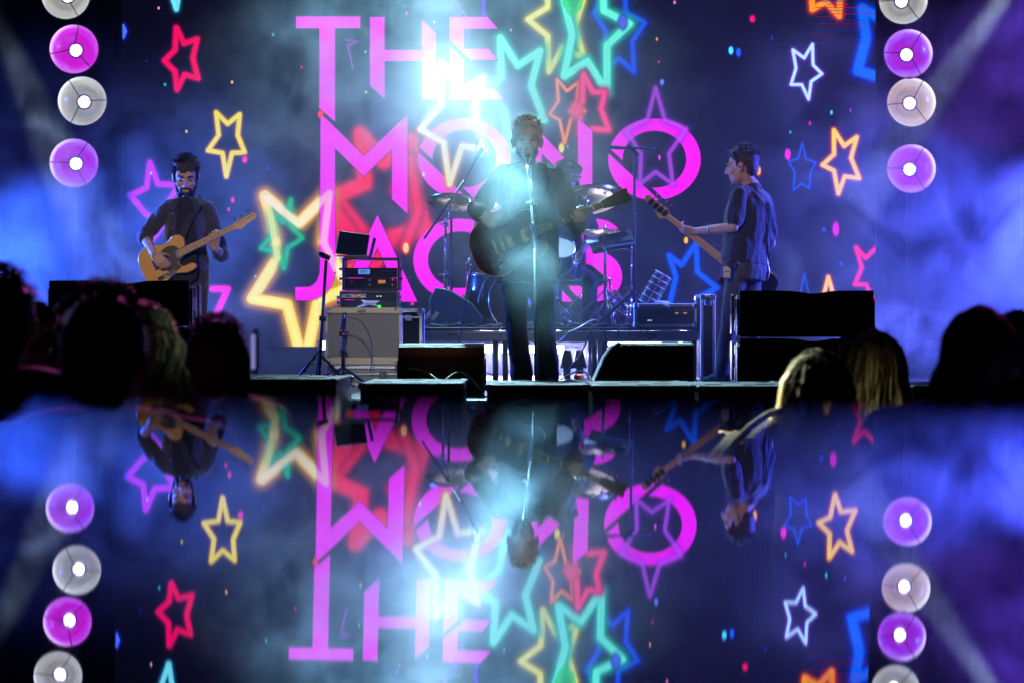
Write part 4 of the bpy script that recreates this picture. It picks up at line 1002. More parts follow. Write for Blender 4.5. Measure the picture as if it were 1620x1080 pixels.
# ------------------------------------------------------------------ bass player (seen from behind, facing the drums)
DBs = 18.75
Bz = Jpx(DBs, head=(1173, 264, -0.02), neck=(1190, 292, 0.0), shl=(1166, 311, -0.15), shr=(1212, 315, 0.16), ell=(1156, 362, -0.22), elr=(1224, 384, 0.22), wrl=(1099, 366, -0.02), wrr=(1188, 398, 0.34),
         hip=(1177, 425, 0.0), kl=(1152, 512, -0.08), kr=(1190, 512, 0.10), al=(1140, 590, -0.10), ar=(1196, 590, 0.12))
hl_ = hand_prims(Bz['wrl'], (-0.95, 0.15, 0.12), (0.0, 0.7, 0.75), 1.08, (0.6, 0.8, 0.6), 1, tdir=(-0.5, -0.6, 0.6))
hr_ = hand_prims(Bz['wrr'], (-0.8, 0.1, -0.4), (0, -1, 0), 1.0, (0.4, 0.6, 0.5), 1)
bas = figure('bass player in navy T-shirt seen from behind with white pass at his hip', Bz, (-0.72, 0.58, 0), (-0.95, 0.25, -0.08), ('short', mat('brown_black_hair', (0.035, 0.022, 0.016), 0.5, bump=0.6, bscale=140)), 1.0, M_tee, mat('grey_denim', (0.07, 0.07, 0.078), 0.85, bump=0.5, bscale=260, sheen=0.15), 'short',
             hands=[hl_, hr_], headk=1.18, waistw=0.215, hipw=0.185, shirtlen=-0.04, depth=0.165, wr=0.008, seed=15)
b = MB().box(P(1146, 432, DBs) + Vector((0, -0.225, 0)), (0.055, 0.004, 0.085), Matrix.Rotation(0.06, 3, 'Y'), 0.0015)
b.build('pass_card', mat('white_card', (0.72, 0.72, 0.68), 0.5), bas)
MB().box(P(1146, 431, DBs) + Vector((0, -0.2285, 0)), (0.032, 0.001, 0.007)).build('card_print', M_black, bas); MB().box(P(1146, 441, DBs) + Vector((0, -0.2285, 0)), (0.035, 0.001, 0.006)).build('card_print', mat('red_print', (0.5, 0.1, 0.08), 0.6), bas)
blob('pouch', [ell(P(1153, 419, DBs) + Vector((0, -0.215, 0)), (0.036, 0.022, 0.048))], 0.006, M_jean, bas, 1)
bz = MB().path([P(1117, 355 + i * 3, DBs) + Vector((0, -0.16 + 0.035 * math.sin(i * 1.2), 0)) for i in range(6)], 0.005); bz.build('bracelet', M_chrome, bas)
ear = Bz['head'] + axes((-0.95, 0.25, -0.08)) @ Vector((-0.09, -0.002, -0.006))
MB().lathe([(0.001, 0.012), (0.010, 0.008), (0.013, -0.004)], 10, Matrix.Translation(ear + Vector((0, -0.005, 0))) @ Matrix.Rotation(math.radians(90), 4, 'X')).build('earpiece', M_plastic, bas)
MB().path([P(1215 - 2 * math.sin(i), 402 + i * 6, DBs) + Vector((0, -0.02, 0)) for i in range(8)], 0.004).build('cable', M_alu, bas)
nutb, waist = P(1056, 342, DBs) + Vector((0, -0.02, 0)), P(1137, 404, DBs) + Vector((0, 0.10, 0))
MBs = gmat(nutb, nutb - waist, (0.12, 0.95, 0.3))
bass = thing('bass_guitar', 'bass guitar held by the player at right, its maple neck and headstock showing', 'guitar', nutb)
nk = [loft([(MBs @ Vector((u, 0, -0.004)), MBs.to_3x3() @ Vector((0, w_, 0)), MBs.to_3x3() @ Vector((0, 0, 0.015))) for u, w_ in ((-0.72, 0.034), (-0.4, 0.029), (0.01, 0.021))])]
blob('neck', nk, 0.005, M_maple, bass, 2)
MB().prism([(-0.7, -0.033), (0.0, -0.021), (0.0, 0.021), (-0.7, 0.033)], 0.006, MBs @ Matrix.Translation((0, 0, 0.012))).build('fretboard', mat('rosewood', (0, 0, 0)), bass)
MB().prism(smooth_outline([(0.0, -0.021), (0.0, 0.021), (0.02, 0.04), (0.06, 0.045), (0.12, 0.036), (0.17, 0.036), (0.21, 0.042), (0.235, 0.03), (0.235, 0.0), (0.205, -0.018), (0.16, -0.012), (0.10, -0.03), (0.06, -0.052), (0.03, -0.052)], 3), 0.014, MBs, 0.002).build('headstock', M_maple, bass)
for i in range(4):
    u = 0.035 + i * 0.048
    b = MB(); gbox(b, MBs, (u, 0.006, -0.016), (0.036, 0.050, 0.018), 0.005)
    b.tube(MBs @ Vector((u, 0.02, -0.016)), MBs @ Vector((u, 0.075, -0.016)), 0.004, n=8)
    b.lathe([(0.001, 0.014), (0.012, 0.012), (0.014, 0.0), (0.012, -0.012), (0.001, -0.014)], 12, MBs @ Matrix.Translation((u, 0.082, -0.016)) @ Matrix.Scale(0.4, 4, (1, 0, 0)))
    b.build('tuning_peg', M_steel, bass)
bo = smooth_outline([(-0.66, 0.03), (-0.62, 0.09), (-0.60, 0.16), (-0.66, 0.175), (-0.76, 0.13), (-0.86, 0.14), (-0.95, 0.165), (-1.03, 0.13), (-1.06, 0.0), (-1.03, -0.13), (-0.95, -0.17), (-0.84, -0.15), (-0.76, -0.13), (-0.70, -0.16), (-0.65, -0.15), (-0.65, -0.09), (-0.70, -0.03)], 3)
MB().prism(bo, 0.042, MBs @ Matrix.Translation((0, 0, 0.0)), 0.004).build('guitar_body', M_wood_dark, bass)
strap(bass, [MBs @ Vector((-0.62, 0.15, -0.03)), Bz['shl'] + Vector((0.05, 0.1, 0.07)), Bz['neck'] + Vector((-0.02, 0.0, -0.045)), P(1205, 330, DBs) + Vector((0.02, -0.12, 0.03)), P(1222, 380, DBs) + Vector((0.0, -0.05, 0)), P(1218, 410, DBs) + Vector((0.0, 0.02, 0))], 0.055, M_rubber,
      [Vector((0, 1, 0)), Vector((0, 0, 1)), Vector((0, -0.3, 1)), Vector((0.3, -1, 0.3)), Vector((0.8, -0.6, 0)), Vector((1, -0.2, 0))])

# ------------------------------------------------------------------ drummer, seated and half hidden by the singer
DD = 20.9
RISER = P(0, 518, 19.5).z
Dm = Jpx(DD, head=(899, 284, 0), neck=(894, 310, 0.03), shl=(868, 328, 0.0), shr=(921, 328, 0.0), ell=(848, 372, -0.05), elr=(938, 374, -0.05), wrl=(868, 398, -0.3), wrr=(918, 400, -0.32),
         hip=(896, 432, 0.15), kl=(862, 448, -0.30), kr=(932, 446, -0.30), al=(866, 508, -0.22), ar=(930, 508, -0.22))
hl_ = hand_prims(Dm['wrl'], (0.3, -0.8, -0.3), (0, 0, -1), 1.0, (0.7, 0.9, 0.6)); hr_ = hand_prims(Dm['wrr'], (-0.3, -0.8, -0.3), (0, 0, -1), 1.0, (0.7, 0.9, 0.6), -1)
drm = figure('drummer seated on the riser, dark shape half hidden behind the singer', Dm, (0, -1, 0), (0.75, -0.6, -0.15), ('messy', M_hair_dark), 1.0, M_cloth, M_cloth, 'short', hands=[hl_, hr_], headk=1.15, seed=21, vox=0.009, cvox=0.012)
for s, w_ in ((1, 'wrl'), (-1, 'wrr')):
    a = Dm[w_] + Vector((0.02 * s, -0.07, -0.02)); MB().tube(a - Vector((0.03 * s, -0.1, -0.03)), a + Vector((0.14 * s, -0.26, -0.06)), 0.008, 0.005).build('drum_stick', M_maple, None, 'wooden drumstick in the drummer\'s %s hand' % ('left-side' if s > 0 else 'right-side'), 'drumstick')

# ================================================================== STAGE GEAR
M_grille = mat('speaker_grille', (0.010, 0.010, 0.012), 0.5, bump=0.9, bscale=420)
M_box = mat('speaker_paint', (0.012, 0.012, 0.014), 0.5, bump=0.7, bscale=260)
M_lam = mat('case_laminate', (0.24, 0.26, 0.27), 0.45, bump=0.1, scale=3)
M_laml = mat('light_case_laminate', (0.36, 0.37, 0.40), 0.4, scale=3)

# ---- bass speakers standing side by side in front of the stage edge
def subwoofer(pxl, pxr, ytop, yfar, Dn, Df, label):
    h = (ytop - HY) * Dn / F
    zt = ZC - h; x0, x1 = (pxl - 810) / F * Dn, (pxr - 810) / F * Dn
    cx, cyy = (x0 + x1) / 2, (Dn + Df) / 2; w_ = x1 - x0; d_ = Df - Dn
    t = thing('subwoofer', label, 'speaker', (cx, cyy, 0), 'bass speakers lined up before the stage edge')
    MB().box((cx, cyy, zt / 2 - 0.006), (w_ - 0.012, d_ - 0.012, zt - 0.012)).build('cabinet', M_box, t)
    MB().box((cx, cyy, zt - 0.004), (w_ - 0.004, d_ - 0.004, 0.014), ch=0.003).build('top_plate', mat('lit_top', (0.09, 0.085, 0.11), 0.65, var=0.35, scale=5, bump=0.2, bscale=50), t)  # paler lilac colour imitates light reflected off the upper face
    MB().box((cx, Dn - 0.004, zt * 0.5 - 0.03), (w_ - 0.05, 0.008, zt - 0.12)).build('grille', M_grille, t)
    for sx in (-1, 1):
        for sy in (-1, 1):
            MB().box((cx + sx * (w_ / 2 - 0.018), cyy + sy * (d_ / 2 - 0.018), zt - 0.012), (0.044, 0.044, 0.036), ch=0.006).build('corner', M_alu, t)
    for fx, fy, lx in ((-0.30, -0.18, 0.09), (0.02, -0.30, 0.06), (0.22, -0.14, 0.10), (-0.05, 0.22, 0.11), (0.30, 0.30, 0.06)):
        MB().box((cx + fx * w_, cyy + fy * d_, zt + 0.0045), (lx, 0.06, 0.003), ch=0.001).build('stacking_slot', M_plastic, t)
    return t
DN, DF_ = 12.4, 13.62
SUBS = [(-560, -392, 601), (-386, -220, 601), (-214, -48, 601), (-42, 124, 601), (130, 206, 601), (212, 372, 600.5), (378, 533, 600), (568, 733, 606.5), (768, 933, 609), (936, 1101, 610), (1104, 1270, 611), (1274, 1440, 611), (1444, 1610, 611), (1614, 1780, 611), (1784, 1950, 611)]
slab = ['outermost at the left', 'second from the left end', 'third from the left end', 'fourth from the left end, under the hazy wing', 'below the left speaker stack, nearer its outer side', 'below the left speaker stack, nearer the guitarist',
        'in front of the mic stand left of the gap', 'between the two gaps, before the guitar amplifier', 'right of the gap, before the singer', 'before the right floor monitor', 'below the right speaker stack, nearer the bassist', 'below the right speaker stack, outer half',
        'right of the right speaker stack', 'beyond the hooded spectator', 'outermost at the right']
for (a, b, y), l in zip(SUBS, slab): subwoofer(a, b, y, 0, DN, DF_, 'black bass speaker ' + l)

# ---- line array elements stacked as side fills
def stack_box(px0, px1, py0, py1, D, mirror, label, depth=0.52):
    x0, x1 = (px0 - 810) / F * D, (px1 - 810) / F * D; z1, z0 = P(0, py0, D).z, P(0, py1, D).z
    cx, cz = (x0 + x1) / 2, (z0 + z1) / 2; w_, h_ = x1 - x0, z1 - z0
    t = thing('line_array_speaker', label, 'speaker', (cx, D + depth / 2, z0), 'side fill speakers stacked in pairs')
    n = 24; top = []
    for i in range(n + 1):                                        # the top edge dips in a shallow wave
        u = i / n; top.append((-w_ / 2 + w_ * u, h_ / 2 - 0.018 * math.exp(-((u - 0.55) / 0.11) ** 2)))
    ol = [(-w_ / 2, -h_ / 2), (w_ / 2, -h_ / 2)] + top[::-1]
    M = Matrix.Translation((cx, D + 0.01, cz)) @ Matrix.Rotation(math.radians(90), 4, 'X')
    MB().prism(ol, 0.03, M, 0.004).build('front_grille', M_grille, t)
    # cabinet narrows to the back
    s = 0.80
    V = [(-w_ / 2 + 0.012, 0.026, -h_ / 2 + 0.008), (w_ / 2 - 0.012, 0.026, -h_ / 2 + 0.008), (w_ / 2 - 0.012, 0.026, h_ / 2 - 0.024), (-w_ / 2 + 0.012, 0.026, h_ / 2 - 0.024)]
    V += [(v[0] * 0.98, depth, v[2] * s) for v in V]
    MB().add([Vector(v) + Vector((cx, D, cz)) for v in V], [(3, 2, 1, 0), (4, 5, 6, 7), (0, 1, 5, 4), (1, 2, 6, 5), (2, 3, 7, 6), (3, 0, 4, 7)]).build('cabinet', mat('grey_speaker_side', (0.11, 0.11, 0.12), 0.5, bump=0.6, bscale=200), t)
    for sx in (-1, 1):
        X = cx + sx * (w_ / 2 + 0.004)
        MB().box((X, D + 0.05, cz - 0.02), (0.018, 0.05, h_ * 0.80), ch=0.004).build('side_rail', M_plastic, t)
        MB().box((X + sx * 0.012, D + 0.34, cz), (0.012, 0.12, h_ * 0.86), ch=0.003).build('rigging_plate', M_steel, t)
        for q in (-0.25, 0.25): MB().box((X, D + 0.2, cz + q * h_), (0.014, 0.10, h_ * 0.22), ch=0.004).build('handle_recess', M_plastic, t)
        MB().tube((X + sx * 0.008, D + 0.03, cz + h_ * 0.36), (X + sx * 0.012, D + 0.03, cz + h_ * 0.36), 0.011, n=12).build('rigging_pin', M_alu, t)
        MB().tube((X + sx * 0.008, D + 0.03, cz - h_ * 0.3), (X + sx * 0.012, D + 0.03, cz - h_ * 0.3), 0.011, n=12).build('rigging_pin', M_alu, t)
    return t
DSF = 14.7
stack_box(78, 300, 444, 516, DSF, 1, 'upper black speaker of the stack at left, below the guitarist')
stack_box(78, 300, 518, 590, DSF, 1, 'lower black speaker of the stack at left, behind the spectators\' heads')
stack_box(1170, 1382, 460, 533, DSF, -1, 'upper black speaker of the stack at right, beside the bassist')
stack_box(1170, 1382, 535, 607, DSF, -1, 'lower black speaker of the stack at right, behind the blonde head')
for a, b, yb in ((78, 300, 590), (1170, 1382, 607)):
    x0, x1 = (a - 810) / F * DSF, (b - 810) / F * DSF; z = P(0, yb, DSF).z - 0.002
    t = thing('speaker_plinth', 'low black plinth under the %s speaker stack' % ('left' if a < 500 else 'right'), 'plinth', ((x0 + x1) / 2, DSF + 0.28, FLOOR), 'plinths of the speaker stacks')
    MB().box(((x0 + x1) / 2, DSF + 0.28, (FLOOR + z) / 2), (x1 - x0 - 0.02, 0.5, z - FLOOR), ch=0.004).build('plinth_box', M_box, t)

# ---- floor monitor wedges, side on to the crowd
def wedge(px0, px1, py0, D, label, flat_left):
    x0, x1 = (px0 - 810) / F * D, (px1 - 810) / F * D
    zt = P(0, py0, D).z; h_ = zt - FLOOR; d_ = 0.42
    t = thing('floor_monitor', label, 'speaker', ((x0 + x1) / 2, D + d_ / 2, FLOOR), 'floor monitors at the front of the stage')
    # rear side faces the crowd, grille slopes away towards the band; ends show handles
    prof = [(0, 0.0), (0, h_ * 0.80), (0.02, h_ * 0.93), (0.06, h_ * 0.985), (0.11, h_), (0.16, h_ * 0.985), (d_, h_ * 0.30), (d_, 0.0)]
    M = Matrix(((0, 0, 1, (x0 + x1) / 2), (1, 0, 0, D), (0, 1, 0, FLOOR), (0, 0, 0, 1)))
    MB().prism(prof, x1 - x0 - 0.012, M, 0.006).build('cabinet', mat('wedge_paint', (0.06, 0.045, 0.04), 0.5, bump=0.5, bscale=170), t)
    MB().box(((x0 + x1) / 2, D - 0.003, FLOOR + h_ * 0.45), ((x1 - x0) * 0.90, 0.006, h_ * 0.62), ch=0.002).build('rear_panel', M_box, t)
    MB().box(((x0 + x1) / 2 + 0.02, D - 0.008, FLOOR + h_ * 0.56), ((x1 - x0) * 0.45, 0.004, 0.03), ch=0.001).build('bass_port', M_plastic, t)
    for s, xx in ((-1, x0), (1, x1)):
        MB().prism([(0.06, h_ * 0.2), (0.20, h_ * 0.2), (0.17, h_ * 0.52), (0.10, h_ * 0.72), (0.06, h_ * 0.66)], 0.008, Matrix(((0, 0, 1, xx), (1, 0, 0, D + 0.02), (0, 1, 0, FLOOR), (0, 0, 0, 1))), 0.002).build('handle_cup', M_plastic, t)
    ang = math.atan2(h_ * 0.685, d_ - 0.16)
    MB().box(((x0 + x1) / 2, D + 0.29, FLOOR + h_ * 0.66), (x1 - x0 - 0.03, 0.29, 0.012), Matrix.Rotation(-ang, 3, 'X'), 0.003).build('grille', M_grille, t)
    return t
wedge(628, 768, 543, 14.5, 'black floor monitor left of the singer, coppery light on its top', True)

# right wedge stands angled: its curved end points to the singer
def wedge_end(D, label):
    x0, x1 = (936 - 810) / F * D, (1098 - 810) / F * D; zt = P(0, 541, D).z; h_ = zt - FLOOR
    t = thing('floor_monitor', label, 'speaker', ((x0 + x1) / 2, D + 0.2, FLOOR), 'floor monitors at the front of the stage')
    xm = (982 - 810) / F * D
    ol = [(x0 - 0.02, 0), (x0 + 0.02, h_ * 0.30), (x0 + 0.08, h_ * 0.72), (x0 + 0.13, h_ * 0.93), (xm - 0.005, h_), (xm, 0)]
    MB().prism(ol, 0.5, Matrix.Translation((0, D + 0.27, FLOOR)) @ Matrix.Rotation(math.radians(90), 4, 'X'), 0.006).build('sloping_end', mat('wedge_paint', (0, 0, 0)), t)
    n = 7; prof = [(0, 0.0), (0, h_ * 0.84)] + [(0.07 - 0.07 * math.cos(a), h_ * 0.84 + h_ * 0.155 * math.sin(a)) for a in np.linspace(0.2, math.pi / 2, 6)] + [(0.5, h_ * 0.99), (0.5, 0)]
    M = Matrix(((0, 0, 1, (xm + x1) / 2), (1, 0, 0, D), (0, 1, 0, FLOOR), (0, 0, 0, 1)))
    MB().prism(prof, x1 - xm - 0.004, M, 0.004).build('cabinet', mat('wedge_paint2', (0.035, 0.035, 0.04), 0.5, bump=0.5, bscale=170), t)
    q = Matrix.Translation((0, D + 0.017, FLOOR)) @ Matrix.Rotation(math.radians(90), 4, 'X')
    MB().prism(smooth_outline([(x0 + 0.045, h_ * 0.18), (x0 + 0.14, h_ * 0.18), (x0 + 0.145, h_ * 0.35), (x0 + 0.125, h_ * 0.60), (x0 + 0.10, h_ * 0.64), (x0 + 0.075, h_ * 0.50)], 3), 0.012, q, 0.003).build('handle_rim', mat('wedge_trim', (0.16, 0.12, 0.09), 0.4), t)
    MB().prism(smooth_outline([(x0 + 0.056, h_ * 0.21), (x0 + 0.13, h_ * 0.21), (x0 + 0.134, h_ * 0.35), (x0 + 0.118, h_ * 0.56), (x0 + 0.10, h_ * 0.60), (x0 + 0.082, h_ * 0.48)], 3), 0.012, q @ Matrix.Translation((0, 0, 0.004)), 0.003).build('handle_cup', M_plastic, t)
    MB().box(((xm + x1) / 2, D - 0.002, FLOOR + h_ * 0.40), ((x1 - xm) * 0.92, 0.006, h_ * 0.7), ch=0.002).build('rear_panel', M_box, t)
    return t
wedge_end(14.5, 'dark floor monitor right of the singer, curved end with oval handle')

def cable(label, pts, r, m, grp='cables on the stage'):
    P_ = smooth_outline(pts, 6)[:(len(pts) - 1) * 6 + 1] if False else pts
    out = []; n = len(pts)
    for i in range(n - 1):
        p0 = Vector(pts[max(i - 1, 0)]); p1 = Vector(pts[i]); p2 = Vector(pts[i + 1]); p3 = Vector(pts[min(i + 2, n - 1)])
        for q in range(5):
            t = q / 5; out.append(0.5 * ((2 * p1) + (p2 - p0) * t + (2 * p0 - 5 * p1 + 4 * p2 - p3) * t * t + (3 * p1 - p0 - 3 * p2 + p3) * t ** 3))
    out.append(Vector(pts[-1]))
    return MB().path(out, r, 6).build('cable', m, None, label, 'cable', grp)
M_cab = mat('cable_black', (0.03, 0.03, 0.03), 0.5); M_cabl = mat('cable_pale', (0.5, 0.42, 0.30), 0.45)
cable('pale cable looping from the back of the left floor monitor', [P(645, 583, 14.40), P(662, 584, 14.36), P(680, 592, 14.3), P(692, 600, 14.2), P(705, 606, 14.1)], 0.006, M_cabl)
cable('pale cable arching over the left floor monitor\'s foot into the gap', [P(700, 604, 14.1), P(715, 592, 14.25), P(728, 588, 14.35), P(742, 596, 14.3), P(757, 612, 14.2), P(767, 626, 14.0)], 0.005, M_cabl)
cable('thin cable at the back of the right floor monitor', [P(1006, 583, 14.47), P(1016, 588, 14.40), P(1017, 594, 14.38), P(1011, 604, 14.35)], 0.004, M_cabl)
cable('cable with red plug coiled at the right floor monitor\'s end', [P(886, 600, 14.6), P(900, 592, 14.6), P(912, 587, 14.6), P(925, 588, 14.6), P(932, 594, 14.6), P(936, 602, 14.5)], 0.006, M_cab)
MB().tube(P(912, 596, 14.8), P(920, 594, 14.85), 0.018, 0.014).build('plug', mat('red_plug', (0.7, 0.04, 0.03), 0.4), None, 'red plug lying at the foot of the right floor monitor', 'plug')
cable('cable hanging from singer\'s guitar to the floor', [MG @ Vector((-0.24, -0.06, 0)), P(742, 440, DSg), P(734, 500, DSg), P(726, 545, DSg), P(722, 585, DSg), P(735, 612, DSg)], 0.004, M_cab)

# ---- guitar amplifier on a road case
DA = 17.3
ax0, ax1 = (514 - 810) / F * DA, (635 - 810) / F * DA
az0, az1 = P(0, 577, DA).z, P(0, 487, DA).z
amp = thing('guitar_amplifier', 'cream tweed guitar amplifier with grey grille cloth on a road case', 'amplifier', ((ax0 + ax1) / 2, DA + 0.13, az0))
M_tweed = mat('tweed', (0.62, 0.56, 0.40), 0.7, bump=0.5, bscale=320, var=0.12, scale=40)
cx, w_, h_ = (ax0 + ax1) / 2, ax1 - ax0, az1 - az0
for nm, c, s in (('top_panel', (cx, DA + 0.13, az1 - 0.022), (w_, 0.26, 0.044)), ('bottom_panel', (cx, DA + 0.13, az0 + 0.028), (w_, 0.26, 0.056)), ('side_panel', (ax0 + 0.012, DA + 0.13, (az0 + az1) / 2 + 0.006), (0.024, 0.258, h_ - 0.104)), ('side_panel', (ax1 - 0.012, DA + 0.13, (az0 + az1) / 2 + 0.006), (0.024, 0.258, h_ - 0.104))):
    MB().box(c, s, ch=0.008).build(nm, M_tweed, amp)
m = bpy.data.materials.new('grille_cloth'); m.use_nodes = True; nt = m.node_tree; b = nt.nodes['Principled BSDF']; b.inputs['Roughness'].default_value = 0.85
tc = nt.nodes.new('ShaderNodeTexCoord'); ck = nt.nodes.new('ShaderNodeTexWave'); ck.inputs['Scale'].default_value = 60; ck.bands_direction = 'DIAGONAL'; ck.inputs['Distortion'].default_value = 0.5
nt.links.new(tc.outputs['Object'], ck.inputs['Vector']); rp = nt.nodes.new('ShaderNodeValToRGB'); rp.color_ramp.elements[0].color = (0.15, 0.15, 0.155, 1); rp.color_ramp.elements[1].color = (0.27, 0.265, 0.27, 1)
nt.links.new(ck.outputs['Fac'], rp.inputs[0]); nt.links.new(rp.outputs[0], b.inputs['Base Color'])
MB().box((cx, DA + 0.03, (az0 + az1) / 2 + 0.006), (w_ - 0.05, 0.02, h_ - 0.104)).build('grille_cloth', m, amp)
MB().box((cx, DA + 0.15, (az0 + az1) / 2 + 0.006), (w_ - 0.052, 0.2, h_ - 0.108)).build('back_panel', M_box, amp)
MB().box((P(572, 0, DA).x, DA - 0.003, az1 - 0.024), (0.058, 0.006, 0.016), ch=0.002).build('name_plate', M_steel, amp)
MB().path([P(565, 491.8, DA) + Vector((0, -0.0075, 0)), P(568, 490.6, DA) + Vector((0, -0.0075, 0)), P(573, 492, DA) + Vector((0, -0.0075, 0)), P(578, 490.8, DA) + Vector((0, -0.0075, 0))], 0.0012, 4).build('script_mark', M_chrome, amp)
for qx in (522, 626):
    for qy in (489.5, 572): MB().lathe([(0.001, 0.003), (0.006, 0.002), (0.007, 0)], 10, Matrix.Translation(P(qx, qy, DA) + Vector((0, -0.001, 0))) @ Matrix.Rotation(math.radians(90), 4, 'X')).build('screw', M_chrome, amp)
MB().path([(cx - 0.07, DA + 0.13, az1), (cx - 0.06, DA + 0.13, az1 + 0.018), (cx + 0.06, DA + 0.13, az1 + 0.018), (cx + 0.07, DA + 0.13, az1)], 0.007).build('handle', M_rubber, amp)

def road_case(x0, x1, y0, y1, z0, z1, label, m=None, latches=3, group='road cases', open_front=False):
    cx, cy_, cz = (x0 + x1) / 2, (y0 + y1) / 2, (z0 + z1) / 2
    t = thing('road_case', label, 'road case', (cx, cy_, z0), group)
    e = 0.012
    MB().box((cx, cy_, cz), (x1 - x0 - 2 * e, y1 - y0 - 2 * e, z1 - z0 - 2 * e)).build('case_body', m or M_lam, t)
    for sx in (x0 + e, x1 - e):
        for sy in (y0 + e, y1 - e): MB().box((sx, sy, cz), (2 * e, 2 * e, z1 - z0 - 0.06), ch=0.003).build('edge_profile', M_alu, t)
        for zz in (z0 + e, z1 - e): MB().box((sx, cy_, zz), (2 * e, y1 - y0 - 0.06, 2 * e), ch=0.003).build('edge_profile', M_alu, t)
    for sy in (y0 + e, y1 - e):
        for zz in (z0 + e, z1 - e): MB().box((cx, sy, zz), (x1 - x0 - 0.06, 2 * e, 2 * e), ch=0.003).build('edge_profile', M_alu, t)
        for sx in (x0 + 0.02, x1 - 0.02):
            for zz in (z0 + 0.02, z1 - 0.02): MB().box((sx, sy, zz), (0.05, 0.034, 0.05), ch=0.009).build('ball_corner', M_chrome, t)
    if z1 - z0 > 0.12:
        MB().box((cx, y0 - 0.001, z1 - 0.06), (x1 - x0 - 0.03, 0.012, 0.016), ch=0.003).build('lid_joint', M_alu, t)
        for k in range(latches):
            X = x0 + (x1 - x0) * (k + 0.5) / latches
            MB().box((X, y0 - 0.004, z1 - 0.066), (0.055, 0.012, 0.05), ch=0.004).build('latch', M_chrome, t)
    return t
road_case(P(520, 0, 17.2).x, P(634, 0, 17.2).x, 17.2, 17.7, FLOOR + 0.002, az0 - 0.002, 'grey road case under the cream guitar amplifier', latches=2)
# folded papers on the amp
pp = MB()
rnd = random.Random(4)
for i in range(4):
    c = P(576 + i * 4, 485.0 - i * 0.8, DA + 0.1) + Vector((0, 0, 0.004 * i)); R = Euler = Matrix.Rotation(rnd.uniform(-0.5, 0.5), 3, 'Z') @ Matrix.Rotation(rnd.uniform(-0.25, 0.25), 3, 'Y') @ Matrix.Rotation(rnd.uniform(0.1, 0.5), 3, 'X')
    pp.box(c + Vector((0, 0, 0.01)), (0.10, 0.08, 0.002), R)
tag(pp.build('paper', mat('paper', (0.75, 0.74, 0.72), 0.7)), 'crumpled white song sheets lying on the guitar amplifier', 'paper')
MB().box(P(600, 484.5, DA + 0.05) + Vector((0, 0, -0.004)), (0.022, 0.03, 0.022)).build('tuner_pedal', glow('green_led', (0.05, 1.0, 0.1), 1.4), None, 'small green glowing pilot light on the amplifier', 'pilot light')

# ---- rack units behind the amp
DR = 18.4
def rack_case(px0, px1, py0, py1, D, label, kind):
    a, b = P(px0, py1, D), P(px1, py0, D); cx, cz = (a.x + b.x) / 2, (a.z + b.z) / 2; w_, h_ = b.x - a.x, b.z - a.z
    t = thing('equipment_rack', label, 'rack', (cx, D + 0.2, a.z), 'equipment racks behind the guitar amplifier')
    for nm, c, s in (('side_panel', (a.x + 0.008, D + 0.2, cz), (0.016, 0.4, h_)), ('side_panel', (b.x - 0.008, D + 0.2, cz), (0.016, 0.4, h_)), ('base_panel', (cx, D + 0.2, a.z + 0.006), (w_ - 0.033, 0.398, 0.012)), ('top_panel', (cx, D + 0.2, b.z - 0.006), (w_ - 0.033, 0.398, 0.012))):
        MB().box(c, s, ch=0.002).build(nm, M_lam if kind == 'low' else M_steel, t)
    for sx in (a.x, b.x):
        for k in (0.35, 0.65): MB().box((sx + (0.012 if sx > cx else -0.012), D + 0.02, a.z + h_ * k), (0.022, 0.03, 0.02), ch=0.004).build('latch', M_chrome, t)
    return t, a, b, cx, cz, w_, h_
t, a, b, cx, cz, w_, h_ = rack_case(541, 632, 408, 459, DR, 'upper equipment rack with blue display, open space above its units', 'up')
zz = lambda py: P(0, py, DR).z
M_unit = mat('rack_unit', (0.03, 0.033, 0.04), 0.35, 0.3); M_lcd = glow('blue_lcd', (0.12, 0.33, 1.0), 0.85); M_amb = glow('amber_display', (1.0, 0.35, 0.1), 0.5); M_redled = glow('red_led', (1.0, 0.06, 0.02), 1.2); M_whl = glow('white_led', (0.8, 0.9, 1.0), 1.2)
for (y0, y1) in ((424, 439.5), (440.5, 457)):
    u = MB().box((cx, DR + 0.03, (zz(y0) + zz(y1)) / 2), (w_ - 0.04, 0.06, zz(y0) - zz(y1)), ch=0.003).build('rack_unit', M_unit, t)
fz = DR - 0.002
MB().box((P(576, 0, DR).x, fz, zz(430)), (0.088, 0.008, 0.038)).build('display', M_lcd, t)
for i in range(3): MB().box((P(576, 0, DR).x - 0.005 * i, fz - 0.005, zz(428 + i * 2.0)), (0.06 - i * 0.012, 0.001, 0.003)).build('display_text', mat('lcd_text', (0.02, 0.05, 0.25), 0.5), t)
MB().box((P(604, 0, DR).x, fz, zz(446)), (0.056, 0.008, 0.026)).build('display', M_amb, t)
for qx in (557, 573): MB().tube((P(qx, 0, DR).x, DR - 0.018, zz(446.5)), (P(qx, 0, DR).x, DR, zz(446.5)), 0.014, n=14).build('knob', M_chrome, t)
for qx, qy in ((585, 443.5), (585, 450.5), (621, 451)): MB().tube((P(qx, 0, DR).x, DR - 0.014, zz(qy)), (P(qx, 0, DR).x, DR, zz(qy)), 0.008, n=12).build('knob', M_alu, t)
MB().box((P(621, 0, DR).x, fz, zz(443)), (0.009, 0.006, 0.009)).build('pilot_light', M_redled, t)
for i in range(6):
    for j in range(2): MB().box((P(603 + i * 4, 0, DR).x, fz, zz(429 + j * 6)), (0.012, 0.006, 0.009), ch=0.001).build('button', mat('blue_button', (0.04, 0.10, 0.35), 0.4), t)
t, a, b, cx, cz, w_, h_ = rack_case(537, 630, 461, 489, DR - 0.02, 'lower equipment rack standing behind the guitar amplifier', 'low')
